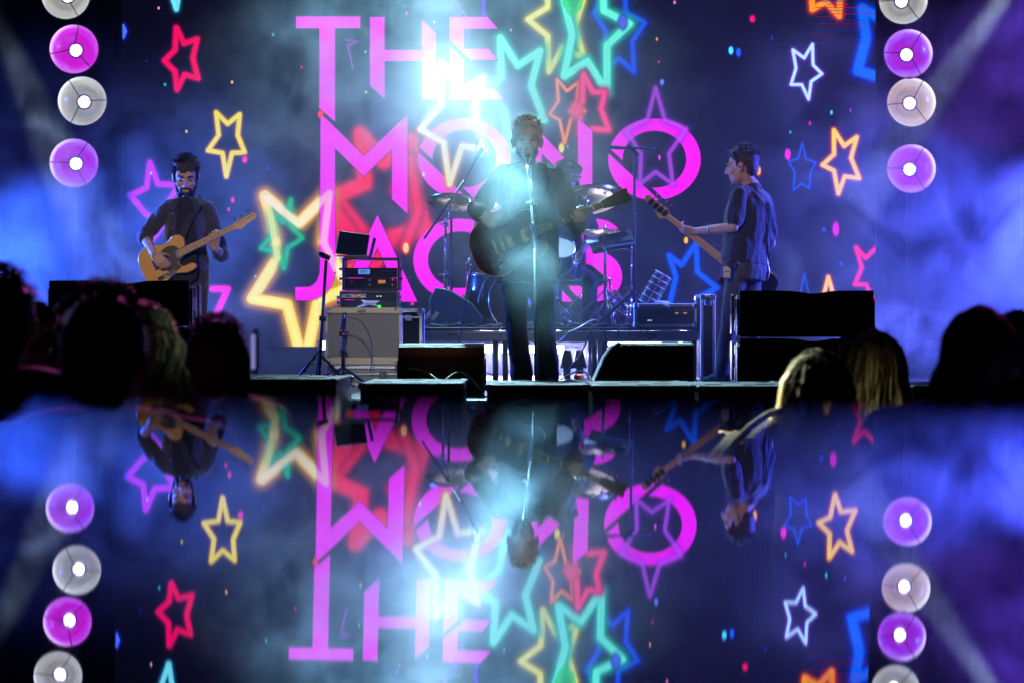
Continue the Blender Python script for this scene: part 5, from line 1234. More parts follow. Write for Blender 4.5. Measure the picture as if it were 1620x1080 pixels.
for (y0, y1) in ((464, 474), (475, 488)): MB().box((cx, DR + 0.03, (zz(y0) + zz(y1)) / 2), (w_ - 0.04, 0.06, zz(y0) - zz(y1)), ch=0.003).build('rack_unit', M_unit, t)
MB().box((P(560, 0, DR).x, fz - 0.01, zz(468.5)), (0.19, 0.01, 0.034), ch=0.002).build('receiver_face', M_alu, t)
for qx in (558, 563, 568): MB().box((P(qx, 0, DR).x, fz - 0.017, zz(468.5)), (0.016, 0.004, 0.010)).build('meter', M_amb, t)
for qx in (597, 602): MB().box((P(qx, 0, DR).x, fz, zz(469)), (0.012, 0.005, 0.006)).build('pilot_light', M_whl, t)
for qx in (548, 552, 580): MB().tube((P(qx, 0, DR).x, DR - 0.025, zz(468.5)), (P(qx, 0, DR).x, DR - 0.01, zz(468.5)), 0.007, n=10).build('knob', M_plastic, t)
road_case(P(536, 0, DR).x, P(668, 0, DR).x, DR, DR + 0.5, FLOOR + 0.002, zz(489.5), 'dark upright case carrying the equipment racks', m=M_box, latches=3)
# laptop on the top rack, seen from its back
t = thing('laptop', 'open laptop on the top rack, screen leaning back', 'laptop', P(560, 407, DR))
a = P(558, 406.5, DR)
MB().box(a + Vector((0, 0.1, 0.006)), (0.25, 0.2, 0.012), ch=0.003).build('base', M_alu, t)
Rl = Matrix.Rotation(math.radians(8), 3, 'Y') @ Matrix.Rotation(math.radians(-20), 3, 'X')
MB().box(a + Vector((-0.015, 0.235, 0.105)), (0.24, 0.008, 0.19), Rl, 0.003).build('lid', M_plastic, t)
MB().box(P(588, 392, DR) + Vector((0, 0.1, 0)), (0.02, 0.12, 0.16), Matrix.Rotation(math.radians(14), 3, 'Y'), 0.004).build('folding_stand', M_steel, None, 'narrow folding stand leaning on the top rack', 'stand')

# ---- stands
def mic_stand_round(name, label, base, top, r=0.011, legs=3, spread=0.30, lh=0.24, m=M_black, grp='microphone stands'):
    base, top = Vector(base), Vector(top)
    t = thing(name, label, 'stand', base, grp)
    MB().tube(base + Vector((0, 0, 0.05)), top, r, r * 0.8, 10).build('pole', m, t)
    MB().tube(base + (top - base) * 0.52, base + (top - base) * 0.56, r * 1.9, n=10).build('clutch', M_plastic, t)
    for k in range(legs):
        a = 2 * math.pi * k / legs + 0.5
        e = base + Vector((spread * math.cos(a), spread * math.sin(a), 0.012))
        MB().tube(base + Vector((0, 0, lh)), e, r * 0.75, n=8).build('leg', m, t)
        MB().tube(base + Vector((0, 0, 0.06)), base.lerp(e, 0.5) + Vector((0, 0, lh * 0.45)), r * 0.45, n=6).build('brace', m, t)
    return t
D1 = 16.9
t = mic_stand_round('clamp_stand', 'black stand with clamp on top, left of the guitar amplifier', Vector((P(504, 0, D1).x, D1, FLOOR)), P(516, 412, D1), 0.014, spread=0.24)
MB().tube(P(508, 403, D1), P(522, 409, D1), 0.022, 0.018).tube(P(505, 400, D1), P(509, 404, D1), 0.015).build('clamp', M_plastic, t)
MB().box(P(499, 574, D1), (0.055, 0.03, 0.028), ch=0.004).build('cable_tag', mat('beige_tag', (0.62, 0.42, 0.26), 0.6), t)
MB().box(P(506, 583, D1), (0.02, 0.02, 0.03), ch=0.003).build('green_tape', mat('green_tape', (0.03, 0.35, 0.2), 0.6), t)
t = mic_stand_round('mic_stand', 'short black microphone stand in front of the guitar amplifier', Vector((P(543, 0, D1).x, D1, FLOOR)), P(542, 505, D1), 0.013, spread=0.2, lh=0.14)
MB().tube(P(546, 497, D1), P(540, 522, D1) + Vector((0, 0.08, 0)), 0.018, 0.022, 12).tube(P(537, 527, D1), P(548, 531, D1), 0.02).build('microphone', M_steel, t)
MB().box(P(539, 523, D1), (0.035, 0.02, 0.012)).build('red_ring', mat('red_ring', (0.5, 0.05, 0.05), 0.5), t)
cable('thin cable drooping from the amplifier microphone to the case', [P(546, 500, D1), P(572, 510, D1), P(587, 540, D1), P(588, 570, D1), P(585, 590, D1)], 0.004, M_cab)

# singer's microphone on a straight stand with a thin double boom
D2 = DSg - 0.72
base = Vector((P(849, 0, D2).x, D2, FLOOR))
t = thing('mic_stand', 'straight chrome microphone stand in front of the singer', 'stand', base, 'microphone stands')
k1, k2 = P(846, 386, D2), P(841, 322, D2)
MB().tube(base + Vector((0, 0, 0.02)), k1, 0.013, 0.012, 12).build('pole', M_black, t)
MB().tube(k1 + Vector((0, 0, -0.03)), k2, 0.019, 0.012, 12).build('upper_pole', M_chrome, t)
MB().tube(k2, P(834, 262, D2), 0.010, 0.009, 10).build('boom', M_chrome, t)
MB().tube(P(843, 322, D2), P(839, 264, D2), 0.006, 0.006, 8).build('microphone_cable', M_chrome, t)
MB().lathe([(0.001, 0.03), (0.12, 0.022), (0.135, 0.0)], 28, Matrix.Translation(base)).build('round_base', M_black, t)
MB().tube(P(832, 321, D2), P(851, 322, D2), 0.008).tube(P(838, 318, D2), P(842, 326, D2), 0.014).build('clutch', M_chrome, t)
mc = thing('microphone', 'silver vocal microphone in front of the singer\'s mouth', 'microphone', P(836, 242, D2))
mh = P(834, 243, D2) + Vector((0, 0.36, 0)); md = Vector((0.05, -1.0, -0.30)).normalized()
MB().lathe([(0.001, 0.034), (0.014, 0.032), (0.024, 0.02), (0.026, 0.004), (0.023, -0.012), (0.018, -0.02)], 20, Matrix.Translation(mh) @ md.to_track_quat('-Z', 'Y').to_matrix().to_4x4()).build('mesh_head', mat('mic_mesh', (0.6, 0.6, 0.62), 0.35, 0.9, bump=0.8, bscale=500), mc)
MB().tube(mh + md * 0.018, mh + md * 0.20, 0.018, 0.011, 14).build('handle', M_steel, mc)
MB().tube(mh + md * 0.13 + Vector((0, 0, -0.005)), P(834, 262, D2), 0.016, 0.01, 10).build('clip', M_plastic, mc)
for s in (-1, 1): MB().path([P(835 + s * 3, 255, D2), P(835 + s * 7, 246, D2), P(835 + s * 8, 238, D2), P(835 + s * 5, 232, D2)], 0.004).build('cradle_wire', M_chrome, mc)

# ================================================================== DRUM RISER
RZ = RISER; RX0, RX1 = P(634, 0, 19.5).x, P(1106, 0, 19.5).x
rs = thing('drum_riser', 'aluminium framed drum riser on short legs', 'riser', ((RX0 + RX1) / 2, 20.6, FLOOR))
n = 3
for i in range(n):
    x0 = RX0 + (RX1 - RX0) * i / n; x1 = RX0 + (RX1 - RX0) * (i + 1) / n
    for j in range(2):
        y0, y1 = 19.5 + j * 1.1, 19.5 + (j + 1) * 1.1
        MB().box(((x0 + x1) / 2, (y0 + y1) / 2, RZ - 0.012), (x1 - x0 - 0.006, y1 - y0 - 0.006, 0.024), ch=0.004).build('deck_panel', M_deck, rs)
        f = MB().box(((x0 + x1) / 2, y0 + 0.012, RZ - 0.066), (x1 - x0 - 0.008, 0.02, 0.078), ch=0.003); f.build('edge_profile', M_laml, rs)
        if j == 0:
            MB().box(((x0 + x1) / 2, y0 - 0.0005, RZ - 0.040), (x1 - x0 - 0.012, 0.006, 0.010), ch=0.002).build('edge_lip', M_alu, rs)
            MB().box(((x0 + x1) / 2 + 0.02, y0 - 0.001, RZ - 0.058), (0.07, 0.008, 0.008)).build('joint_slot', M_plastic, rs)
    for X in (x0 + 0.04, x1 - 0.04):
        for Y in (19.56, 20.58, 21.64): MB().tube((X, Y, FLOOR), (X, Y, RZ - 0.10), 0.022, n=10).build('leg', M_steel, rs)
MB().box(((RX0 + RX1) / 2, 20.6, RZ - 0.10), (RX1 - RX0 - 0.02, 0.05, 0.04)).build('cross_beam', M_alu, rs)

# bright batten lamps glaring out from under the riser
def batten(px0, px1, py, D, label, kk, pw):
    a, b = P(px0, py, D), P(px1, py, D); c = (a + b) / 2
    t = thing('batten_lamp', label, 'stage light', (c.x, D, FLOOR), 'lamps glaring under the drum riser')
    MB().box((c.x, D + 0.04, c.z), (b.x - a.x + 0.03, 0.07, 0.085), ch=0.006).build('housing', M_black, t)
    MB().box((c.x, D + 0.002, c.z), (b.x - a.x, 0.02, 0.07), ch=0.008).build('lens', glow('batten_lens', (0.70, 0.74, 1.0), 14.0), t)
    MB().box((c.x, D + 0.05, (FLOOR + c.z - 0.045) / 2), (0.06, 0.03, c.z - 0.045 - FLOOR)).build('bracket', M_black, t)
    l = bpy.data.lights.new('batten_light', 'AREA'); l.shape = 'RECTANGLE'; l.size = b.x - a.x; l.size_y = 0.05; l.energy = pw * 1.6; l.color = (0.42, 0.45, 1.0)
    o = bpy.data.objects.new('batten_light', l); COL.objects.link(o); o.location = (c.x, D - 0.02, c.z); aim(o, Vector((c.x, D - 3, c.z - 0.5)))
DBt = 21.9
batten(758, 822, 551, DBt, 'wide white batten lamp under the riser, left of the singer\'s legs', 'a', 26)
batten(834, 848, 552, DBt, 'white lamp under the riser between the singer\'s legs', 'b', 8)
batten(874, 892, 552, DBt, 'white lamp under the riser just right of the singer\'s legs', 'c', 14)
batten(1066, 1084, 547, DBt, 'white lamp under the riser\'s right end', 'd', 14)
batten(962, 1046, 541, DBt + 0.1, 'dim batten lamp under the riser above the right floor monitor', 'e', 8)
batten(505, 515, 546, 20.5, 'small white lamp beside the guitar amplifier', 'f', 8)

# rolling foot lamps under the riser
for qx, lab in ((897, 'black castor truck under the riser, left one'), (917, 'black castor truck under the riser, right one')):
    t = thing('castor_truck', lab, 'castor', Vector((P(qx, 0, 20.3).x, 20.3, FLOOR)))
    MB().tube(P(qx, 588, 20.3) + Vector((-0.03, 0, 0)), P(qx, 588, 20.3) + Vector((0.03, 0, 0)), 0.055, n=18).build('wheel', M_rubber, t)
    MB().prism([(-0.06, 0), (0.06, 0), (0.03, 0.15), (-0.03, 0.15)], 0.06, Matrix.Translation(P(qx, 582, 20.3)) @ Matrix.Rotation(math.radians(90), 4, 'X'), 0.004).build('fork', M_plastic, t)
MB().box(P(938, 566, 21.3), (0.12, 0.02, 0.20), ch=0.003).build('red_case', mat('dull_red', (0.45, 0.05, 0.05), 0.5), None, 'flat red case standing under the riser behind the right monitor', 'case')

# ================================================================== DRUM KIT
M_shell = mat('drum_shell', (0.05, 0.045, 0.07), 0.25, coat=0.8, var=0.3)
M_head = mat('drum_head', (0.62, 0.60, 0.62), 0.5, var=0.06)
def drum(name, label, c, axis, r, d, parent=None, lugs=8, head=M_head):
    M = Matrix.Translation(Vector(c)) @ Vector(axis).to_track_quat('Z', 'Y').to_matrix().to_4x4()
    t = thing(name, label, 'drum', Vector(c), 'drums of the kit')
    MB().lathe([(r * 0.985, d / 2 - 0.01), (r, d / 2 - 0.02), (r, -d / 2 + 0.02), (r * 0.985, -d / 2 + 0.01)], 36, M).build('shell', M_shell, t)
    for z in (d / 2, -d / 2):
        MB().lathe([(0.001, z), (r * 0.97, z)], 36, M).build('drum_head', head, t)
        MB().lathe([(r * 0.985, z - 0.014), (r * 1.02, z - 0.012), (r * 1.025, z + 0.010), (r * 0.99, z + 0.012)], 36, M, True).build('hoop', M_chrome, t)
    for i in range(lugs):
        a = 2 * math.pi * i / lugs
        e = Vector((math.cos(a) * r * 1.02, math.sin(a) * r * 1.02, 0))
        MB().tube(M @ (e + Vector((0, 0, -d / 2 + 0.005))), M @ (e + Vector((0, 0, d / 2 - 0.005))), 0.005, n=6).build('tension_rod', M_chrome, t)
    return t
drum('bass_drum', 'large bass drum behind the singer\'s legs', P(826, 476, 20.2), (0, -1, 0), 0.275, 0.42, head=mat('dark_drum_head', (0.05, 0.055, 0.06), 0.35))
drum('tom_drum', 'small tom above the bass drum, right of the singer', P(884, 404, 20.25), (0.1, -0.75, 0.66), 0.13, 0.2)
drum('tom_drum', 'small tom above the bass drum, hidden by the singer', P(812, 404, 20.25), (-0.1, -0.75, 0.66), 0.13, 0.2)
drum('floor_tom', 'floor tom at the drummer\'s left side of the kit', P(772, 468, 20.6), (0.05, -0.08, 1), 0.19, 0.36)
drum('snare_drum', 'shallow snare drum between the drummer\'s knees', P(892, 428, 20.5), (0.0, -0.15, 1), 0.17, 0.13)

def cymbal(c, r, tilt, label, top=0.0):
    M = Matrix.Translation(Vector(c)) @ Matrix.Rotation(tilt[0], 4, 'X') @ Matrix.Rotation(tilt[1], 4, 'Y')
    t = thing('cymbal', label, 'cymbal', Vector(c), 'cymbals of the kit')
    prof = [(0.004, 0.026), (r * 0.10, 0.024), (r * 0.17, 0.014), (r * 0.22, 0.008), (r * 0.6, -0.004), (r, -0.016), (r * 0.6, -0.0065), (r * 0.2, 0.004), (0.004, 0.018)]
    MB().lathe(prof, 48, M).build('cymbal_plate', M_brass, t)
    MB().tube(M @ Vector((0, 0, 0.022)), M @ Vector((0, 0, 0.06)), 0.012, 0.008, 10).build('wing_nut', M_chrome, t)
    return t
def hw_stand(base_px, D, top, label, spread=0.3, r=0.013, boom=None, legz=0.32, seed=0):
    base = Vector((P(base_px, 0, D).x, D, RZ)); top = Vector(top)
    t = thing('cymbal_stand', label, 'stand', base, 'drum hardware stands')
    MB().tube(base + Vector((0, 0, 0.08)), base.lerp(top, 0.5), r * 1.25, n=12).build('lower_tube', M_chrome, t)
    MB().tube(base.lerp(top, 0.5), top, r * 0.9, n=10).build('upper_tube', M_chrome, t)
    for q in (0.5, 0.97): MB().tube(base.lerp(top, q - 0.02), base.lerp(top, q + 0.02), r * 2.0, n=10).tube(base.lerp(top, q), base.lerp(top, q) + Vector((-0.05, -0.01, 0.0)), 0.006).build('wing_clamp', M_chrome, t)
    for k in range(3):
        a = 2.094 * k + seed
        e = base + Vector((spread * math.cos(a), spread * math.sin(a), 0.015))
        for s in (-1, 1):
            off = Vector((-math.sin(a), math.cos(a), 0)) * 0.011 * s
            MB().tube(base + Vector((0, 0, legz)) + off, e + off, 0.006, n=6).build('leg', M_chrome, t)
        MB().tube(base + Vector((0, 0, 0.07)), base.lerp(e, 0.5) + Vector((0, 0, legz * 0.48)), 0.006, n=6).build('brace', M_chrome, t)
        MB().tube(e + Vector((0, 0, -0.01)), e + Vector((0, 0, 0.02)), 0.016, n=8).build('rubber_foot', M_rubber, t)
    if boom: MB().tube(top, boom, 0.008, n=8).build('boom', M_chrome, t)
    return t
cymbal(P(716, 317, 20.6), 0.22, (-0.30, 0.06), 'crash cymbal left of the singer, tilted')
hw_stand(705, 20.5, P(705, 350, 20.5), 'tall cymbal stand left of the singer', seed=0.3, boom=P(716, 319, 20.6))
cymbal(P(930, 314, 20.7), 0.29, (-0.42, -0.12), 'large ride cymbal behind the guitar\'s headstock')
hw_stand(925, 20.9, P(925, 350, 20.9), 'tall stand of the large cymbal behind the singer', seed=1.1, boom=P(930, 316, 20.7))
cymbal(P(957, 366, 20.3), 0.22, (-0.12, 0.03), 'flat cymbal above the drum pad, right of the singer')
hw_stand(958, 20.4, P(957, 368, 20.3), 'cymbal stand right of the singer with double braced legs', seed=0.7, spread=0.34)
cymbal(P(757, 322, 20.9), 0.2, (-0.25, 0.1), 'small cymbal close to the singer\'s elbow')
hw_stand(741, 20.5, P(741, 415, 20.5), 'short chrome stand left of the bass drum', seed=0.1, spread=0.26, boom=P(757, 325, 20.9))
hw_stand(886, 20.3, P(880, 428, 20.4), 'low chrome snare stand right of the singer\'s legs', seed=0.9, spread=0.24, legz=0.2)
hw_stand(997, 20.2, P(999, 392, 20.2), 'thin stand of the drum pad', seed=0.4, spread=0.30, r=0.010)
hw_stand(973, 20.6, P(964, 440, 20.6), 'low stand behind the drum pad', seed=1.4, spread=0.28, r=0.011)
hw_stand(866, 20.9, P(862, 440, 20.9), 'throne post of the drummer', seed=1.9, spread=0.24, r=0.014, legz=0.2)
cable('curved cable rising from the bass drum side', [P(756, 480, 20), P(762, 455, 20), P(772, 438, 20), P(778, 430, 20)], 0.008, M_chrome)
# pedal
t = thing('drum_pedal', 'chrome bass drum pedal between the singer\'s legs', 'pedal', P(838, 514, 19.9))
for q in (832, 844): MB().tube(P(q, 515, 19.9), P(q, 485, 19.9), 0.012, n=8).build('post', M_chrome, t)
MB().box(P(838, 512, 19.8), (0.09, 0.26, 0.016), Matrix.Rotation(0.3, 3, 'X'), 0.004).build('foot_board', M_chrome, t); MB().tube(P(838, 486, 19.9), P(838, 474, 20.0), 0.018, n=12).build('beater', mat('felt', (0.7, 0.7, 0.68), 0.8), t)

# electronic drum pad and side table
t = thing('drum_pad', 'slanted black electronic drum pad with blue markings', 'drum pad', P(972, 385, 20.15))
Rp = Matrix.Rotation(math.radians(-13), 3, 'Y') @ Matrix.Rotation(math.radians(24), 3, 'X')
c = P(968, 383, 20.15)
MB().box(c, (0.36, 0.26, 0.045), Rp, 0.006).build('pad_case', M_plastic, t)
for i in range(3):
    for j in range(2): MB().box(c + Rp @ Vector((-0.11 + 0.11 * i, -0.065 + 0.12 * j, 0.027)), (0.095, 0.10, 0.010), Rp, 0.003).build('pad', M_rubber, t)
MB().box(c + Rp @ Vector((-0.04, -0.128, 0.012)), (0.10, 0.008, 0.014), Rp).build('blue_marking', glow('teal_led', (0.05, 0.5, 0.6), 0.5), t)
MB().box(P(937, 382, 20.1), (0.10, 0.08, 0.012), Rp, 0.002).build('cymbal_pad', mat('paper', (0, 0, 0)), None, 'white folded sheet beside the drum pad', 'paper')
t = thing('side_table', 'narrow shelf with pale edge below the drum pad', 'shelf', P(976, 391, 20.0))
MB().box(P(978, 389, 20.0), (0.26, 0.2, 0.014), Matrix.Rotation(math.radians(-8), 3, 'Y'), 0.003).build('shelf_board', M_laml, t)
MB().box(P(978, 393, 20.0), (0.22, 0.14, 0.02), Matrix.Rotation(math.radians(-8), 3, 'Y'), 0.003).build('tray', M_plastic, t)
# overhead microphones
def overhead(label, bpx, D, ytop, ends):
    t = thing('overhead_mic_stand', label, 'stand', Vector((P(bpx, 0, D).x, D, RZ)), 'overhead microphone stands')
    b = Vector((P(bpx, 0, D).x, D, RZ))
    MB().tube(b, P(bpx, ytop, D), 0.014, 0.011, 10).build('pole', M_black, t)
    for k in range(3):
        a = 2.094 * k + 0.6
        MB().tube(b + Vector((0, 0, 0.3)), b + Vector((0.36 * math.cos(a), 0.36 * math.sin(a), 0.01)), 0.010, n=8).build('leg', M_black, t)
    MB().tube(P(*ends[0], D), P(*ends[1], D), 0.010, n=8).build('boom', M_black, t)
    return t
t = overhead('tall black overhead microphone stand right of the drums', 1003.5, 20.1, 236, ((1038, 236), (965, 233)))
MB().tube(P(966, 233, 20.1), P(990, 235, 20.1), 0.018, 0.012, 12).tube(P(994, 229, 20.1), P(1010, 246, 20.1), 0.016, n=10).build('microphone', M_black, t)
t = overhead('tall black overhead microphone stand left of the singer with round filter', 714, 20.6, 345, ((671, 378), (735, 285)))
MB().tube(P(735, 285, 20.6), P(757, 246, 20.5), 0.007, n=8).build('boom_end', M_black, t)
MB().tube(P(752, 252, 20.5), P(763, 236, 20.45), 0.014, 0.02, 12).build('microphone', M_black, t)
MB().path([P(761 + 7.6 * math.cos(a), 235 + 18 * math.sin(a), 20.4) for a in np.linspace(0, 6.283, 28)], 0.0035).build('round_filter', M_black, t)
# dark fabric covered drum fill at the left of the kit
t = thing('drum_monitor', 'large dark monitor speaker at the left of the drum kit', 'speaker', P(700, 516, 20.0))
MB().prism([(-0.13 * 1, 0.0), (-0.16, 0.22), (-0.10, 0.33), (0.02, 0.31), (0.20, 0.20), (0.31, 0.06), (0.31, 0.0)], 0.4, Matrix.Translation(P(708, 517.5, 20.0) + Vector((0, 0.25, 0))) @ Matrix.Rotation(math.radians(90), 4, 'X'), 0.01).build('cabinet', M_box, t)
MB().box(P(688, 500, 19.84), (0.035, 0.01, 0.08), Matrix.Rotation(0.6, 3, 'Y')).build('corner_plate', M_alu, t)
# amp beside the kit (dark box with red line)
t = thing('speaker_box', 'dark speaker box behind the guitar amplifier with red light line on top', 'speaker', P(648, 517, 19.6))
MB().box(P(648, 503, 19.75), (0.24, 0.28, 0.15), ch=0.006).build('cabinet', M_box, t)
# flight case with gear at the right of the riser, clear roll and towel on it
DFc = 19.3
fc = thing('equipment_rack', 'silver flight case with audio units at the right end of the riser', 'rack', P(1053, 516, DFc))
a, b = P(1004, 516, DFc), P(1102, 484, DFc); cx, cz = (a.x + b.x) / 2, (a.z + b.z) / 2; w_, h_ = b.x - a.x, b.z - a.z
MB().box((cx, DFc + 0.27, cz + 0.0), (w_ - 0.02, 0.44, h_ - 0.01)).build('case_body', M_lam, fc)
MB().box((cx, DFc + 0.25, b.z + 0.004), (w_, 0.5, 0.03), ch=0.006).build('case_lid', M_laml, fc)
MB().box((cx, DFc + 0.25, a.z + 0.006), (w_, 0.5, 0.02), ch=0.004).build('case_base', M_alu, fc)
for y0, y1 in ((491, 500), (501.5, 511)):
    MB().box((cx, DFc + 0.03, (P(0, y0, DFc).z + P(0, y1, DFc).z) / 2), (w_ - 0.05, 0.04, P(0, y0, DFc).z - P(0, y1, DFc).z), ch=0.002).build('rack_unit', M_unit, fc)
for qx in (1071, 1084): MB().box(P(qx, 499 - 3.5, DFc) + Vector((0, 0.006, 0)), (0.026, 0.006, 0.012)).build('display', M_amb, fc)
for qx in (1026, 1030): MB().box(P(qx, 509 - 2, DFc) + Vector((0, 0.006, 0)), (0.012, 0.006, 0.006)).build('pilot_light', M_whl, fc)
for X in (a.x + 0.006, b.x - 0.006): MB().box((X, DFc + 0.004, cz), (0.022, 0.02, h_), ch=0.003).build('edge_profile', M_alu, fc)
for X in (a.x + 0.01, b.x - 0.01):
    for z in (a.z + 0.01, b.z): MB().box((X, DFc, z), (0.045, 0.03, 0.045), ch=0.008).build('ball_corner', M_chrome, fc)
tw = blob('towel', [cap(P(1040, 480, DFc + 0.15), P(1056, 481, DFc + 0.12), 0.018, 0.02), cap(P(1048, 480, DFc + 0.1), P(1062, 483, DFc + 0.05), 0.016, 0.012), cap(P(1052, 483, DFc + 0.0), P(1058, 486, DFc - 0.02), 0.014, 0.010)], 0.006, mat('white_towel', (0.7, 0.68, 0.72), 0.9, bump=0.5, bscale=200), None, 2, 0.006, 50, (1, 1, 1))
tag(tw, 'white towel lying on the silver flight case', 'towel')
# clear plastic drum-shield roll leaning behind the flight case
mp = bpy.data.materials.new('clear_plastic'); mp.use_nodes = True; nt = mp.node_tree; nt.nodes.remove(nt.nodes['Principled BSDF'])
tr = nt.nodes.new('ShaderNodeBsdfTransparent'); tr.inputs[0].default_value = (0.8, 0.8, 0.85, 1); gl = nt.nodes.new('ShaderNodeBsdfGlossy'); gl.inputs['Roughness'].default_value = 0.25
lw = nt.nodes.new('ShaderNodeLayerWeight'); lw.inputs[0].default_value = 0.35; mx = nt.nodes.new('ShaderNodeMixShader')
nt.links.new(lw.outputs['Facing'], mx.inputs[0]); nt.links.new(tr.outputs[0], mx.inputs[1]); nt.links.new(gl.outputs[0], mx.inputs[2]); nt.links.new(mx.outputs[0], nt.nodes['Material Output'].inputs[0])
t = thing('clear_tube', 'clear plastic tube leaning behind the silver flight case', 'tube', P(1026, 484, 19.6))
a, b = P(1022, 482, 19.6), P(1050, 434, 19.6); Mx = Matrix.Translation(a) @ (b - a).to_track_quat('Z', 'Y').to_matrix().to_4x4(); L = (b - a).length
MB().lathe([(0.07, 0), (0.075, L * 0.3), (0.075, L * 0.7), (0.07, L)], 24, Mx).build('tube_wall', mp, t)
for q in (0.02, 0.22, 0.42, 0.62, 0.80, 0.98): MB().lathe([(0.074, L * q - 0.004), (0.080, L * q), (0.074, L * q + 0.004)], 24, Mx).build('ring', M_alu, t)
for k in range(6):
    aa = k * 1.047; MB().tube(Mx @ Vector((0.076 * math.cos(aa), 0.076 * math.sin(aa), 0)), Mx @ Vector((0.076 * math.cos(aa), 0.076 * math.sin(aa), L)), 0.0025, n=5).build('rod', M_chrome, t)
# tall case on end at the riser's right side
road_case(P(1108, 0, 19.2).x, P(1132, 0, 19.2).x, 19.2, 19.8, FLOOR + 0.002, P(0, 466, 19.2).z, 'tall narrow case on end between riser and bassist', m=M_box, latches=1)
for qx, lab in ((1164, 'left'), (1158, 'x')):
    pass
# cables over the riser edge
rnd = random.Random(11)
labs = ['pale cable arching over the riser edge right of the singer', 'dark cable hanging in a loop from the riser edge', 'dark cable drooping in front of the riser, left of the flight case', 'dark cable curling below the flight case', 'cable trailing from the riser down to the castor trucks']
cable(labs[0], [P(884, 541, 19.4), P(900, 526, 19.35), P(915, 519, 19.4), P(928, 511, 19.45), P(941, 506, 19.5), P(949, 509, 19.6)], 0.006, M_alu)
cable(labs[1], [P(958, 518, 19.42), P(956, 532, 19.42), P(964, 540, 19.42), P(976, 536, 19.42), P(978, 520, 19.42)], 0.004, M_cab)
cable(labs[2], [P(990, 518, 19.42), P(978, 524, 19.42), P(982, 534, 19.42), P(994, 530, 19.42), P(998, 518, 19.42)], 0.004, M_cab)
cable(labs[3], [P(1030, 518, 19.42), P(1022, 530, 19.42), P(1030, 536, 19.42), P(1040, 530, 19.42)], 0.004, M_cab)
cable(labs[4], [P(935, 520, 19.42), P(926, 545, 19.5), P(914, 566, 19.8), P(903, 578, 20.1), P(895, 590, 20.1)], 0.006, M_cab)
for i in range(14):
    x = 660 + i * 30 + rnd.uniform(-8, 8); pts = []
    for k in range(6): pts.append(P(x + k * 9 + rnd.uniform(-4, 4), 516.5 + rnd.uniform(-1.5, 0.5), 19.7 + rnd.uniform(-0.1, 0.3)))
    for p_ in pts: p_.z = RZ + 0.008 + rnd.uniform(0, 0.03)
    cable('black cable tangle on the riser %s' % ['at its left end', 'by the speaker box', 'under the left cymbal stand', 'beside the bass drum', 'before the bass drum', 'left of the singer\'s legs', 'between the singer\'s legs', 'right of the singer\'s legs', 'under the snare stand', 'before the drummer\'s foot', 'under the flat cymbal', 'under the drum pad', 'left of the flight case', 'by the flight case corner'][i], pts, 0.007, M_cab)

# ================================================================== THE CROWD, backs to the lens
def spectator(label, hx, hy, top, D, fwd=(0, 1, 0), hairstyle='plain', hairm=M_hair_dark, clothm=M_cloth, headk=1.0, sw=0.21, lean=0.0, shrug=0.0, armsup=None, seed=1, face=False, neckl=0.0, hwide=1.0):
    """head centre seen at column hx, crown at row top, at distance D"""
    crown = P(hx, top, D); hd = crown + Vector((0, 0, -0.135 * headk))
    nk = hd + Vector((lean * 0.3, -0.02, -0.125 * headk - neckl)); f = Vector(fwd).normalized(); lat = f.cross(Vector((0, 0, 1))).normalized()   # lat: person's right
    sh = nk + Vector((lean, 0, -0.05 + shrug)); pel = Vector((nk.x + lean, nk.y, sh.z - 0.52))
    lf = -lat if lat.x > 0 else lat; rt = -lf
    J = dict(head=hd, neck=nk, shl=sh + lf * sw, shr=sh + rt * sw, hip=pel, kl=pel + lf * 0.1 + Vector((0, 0, -pel.z * 0.47)), kr=pel + rt * 0.1 + Vector((0, 0, -pel.z * 0.47)))
    J['al'] = Vector((J['kl'].x, J['kl'].y, 0.09)); J['ar'] = Vector((J['kr'].x, J['kr'].y, 0.09))
    J['ell'] = J['shl'] + lf * 0.05 + f * 0.02 + Vector((0, 0, -0.28)); J['elr'] = J['shr'] + rt * 0.05 + f * 0.02 + Vector((0, 0, -0.28))
    J['wrl'] = J['ell'] + f * 0.2 + rt * 0.08 + Vector((0, 0, -0.06)); J['wrr'] = J['elr'] + f * 0.2 + lf * 0.08 + Vector((0, 0, -0.06))
    if armsup: J.update(armsup(J))
    hands = [hand_prims(J['wrl'], J['wrl'] - J['ell'], f, 1.0), hand_prims(J['wrr'], J['wrr'] - J['elr'], f, 1.0, thumb=-1)]
    return figure(label, J, f, f, (hairstyle, hairm) if hairstyle else None, 1.0, clothm, M_jean, 'long', vox=0.011, cvox=0.014, depth=0.12, hands=hands, headk=headk, seed=seed, group=None, face=False, wr=0.008), J

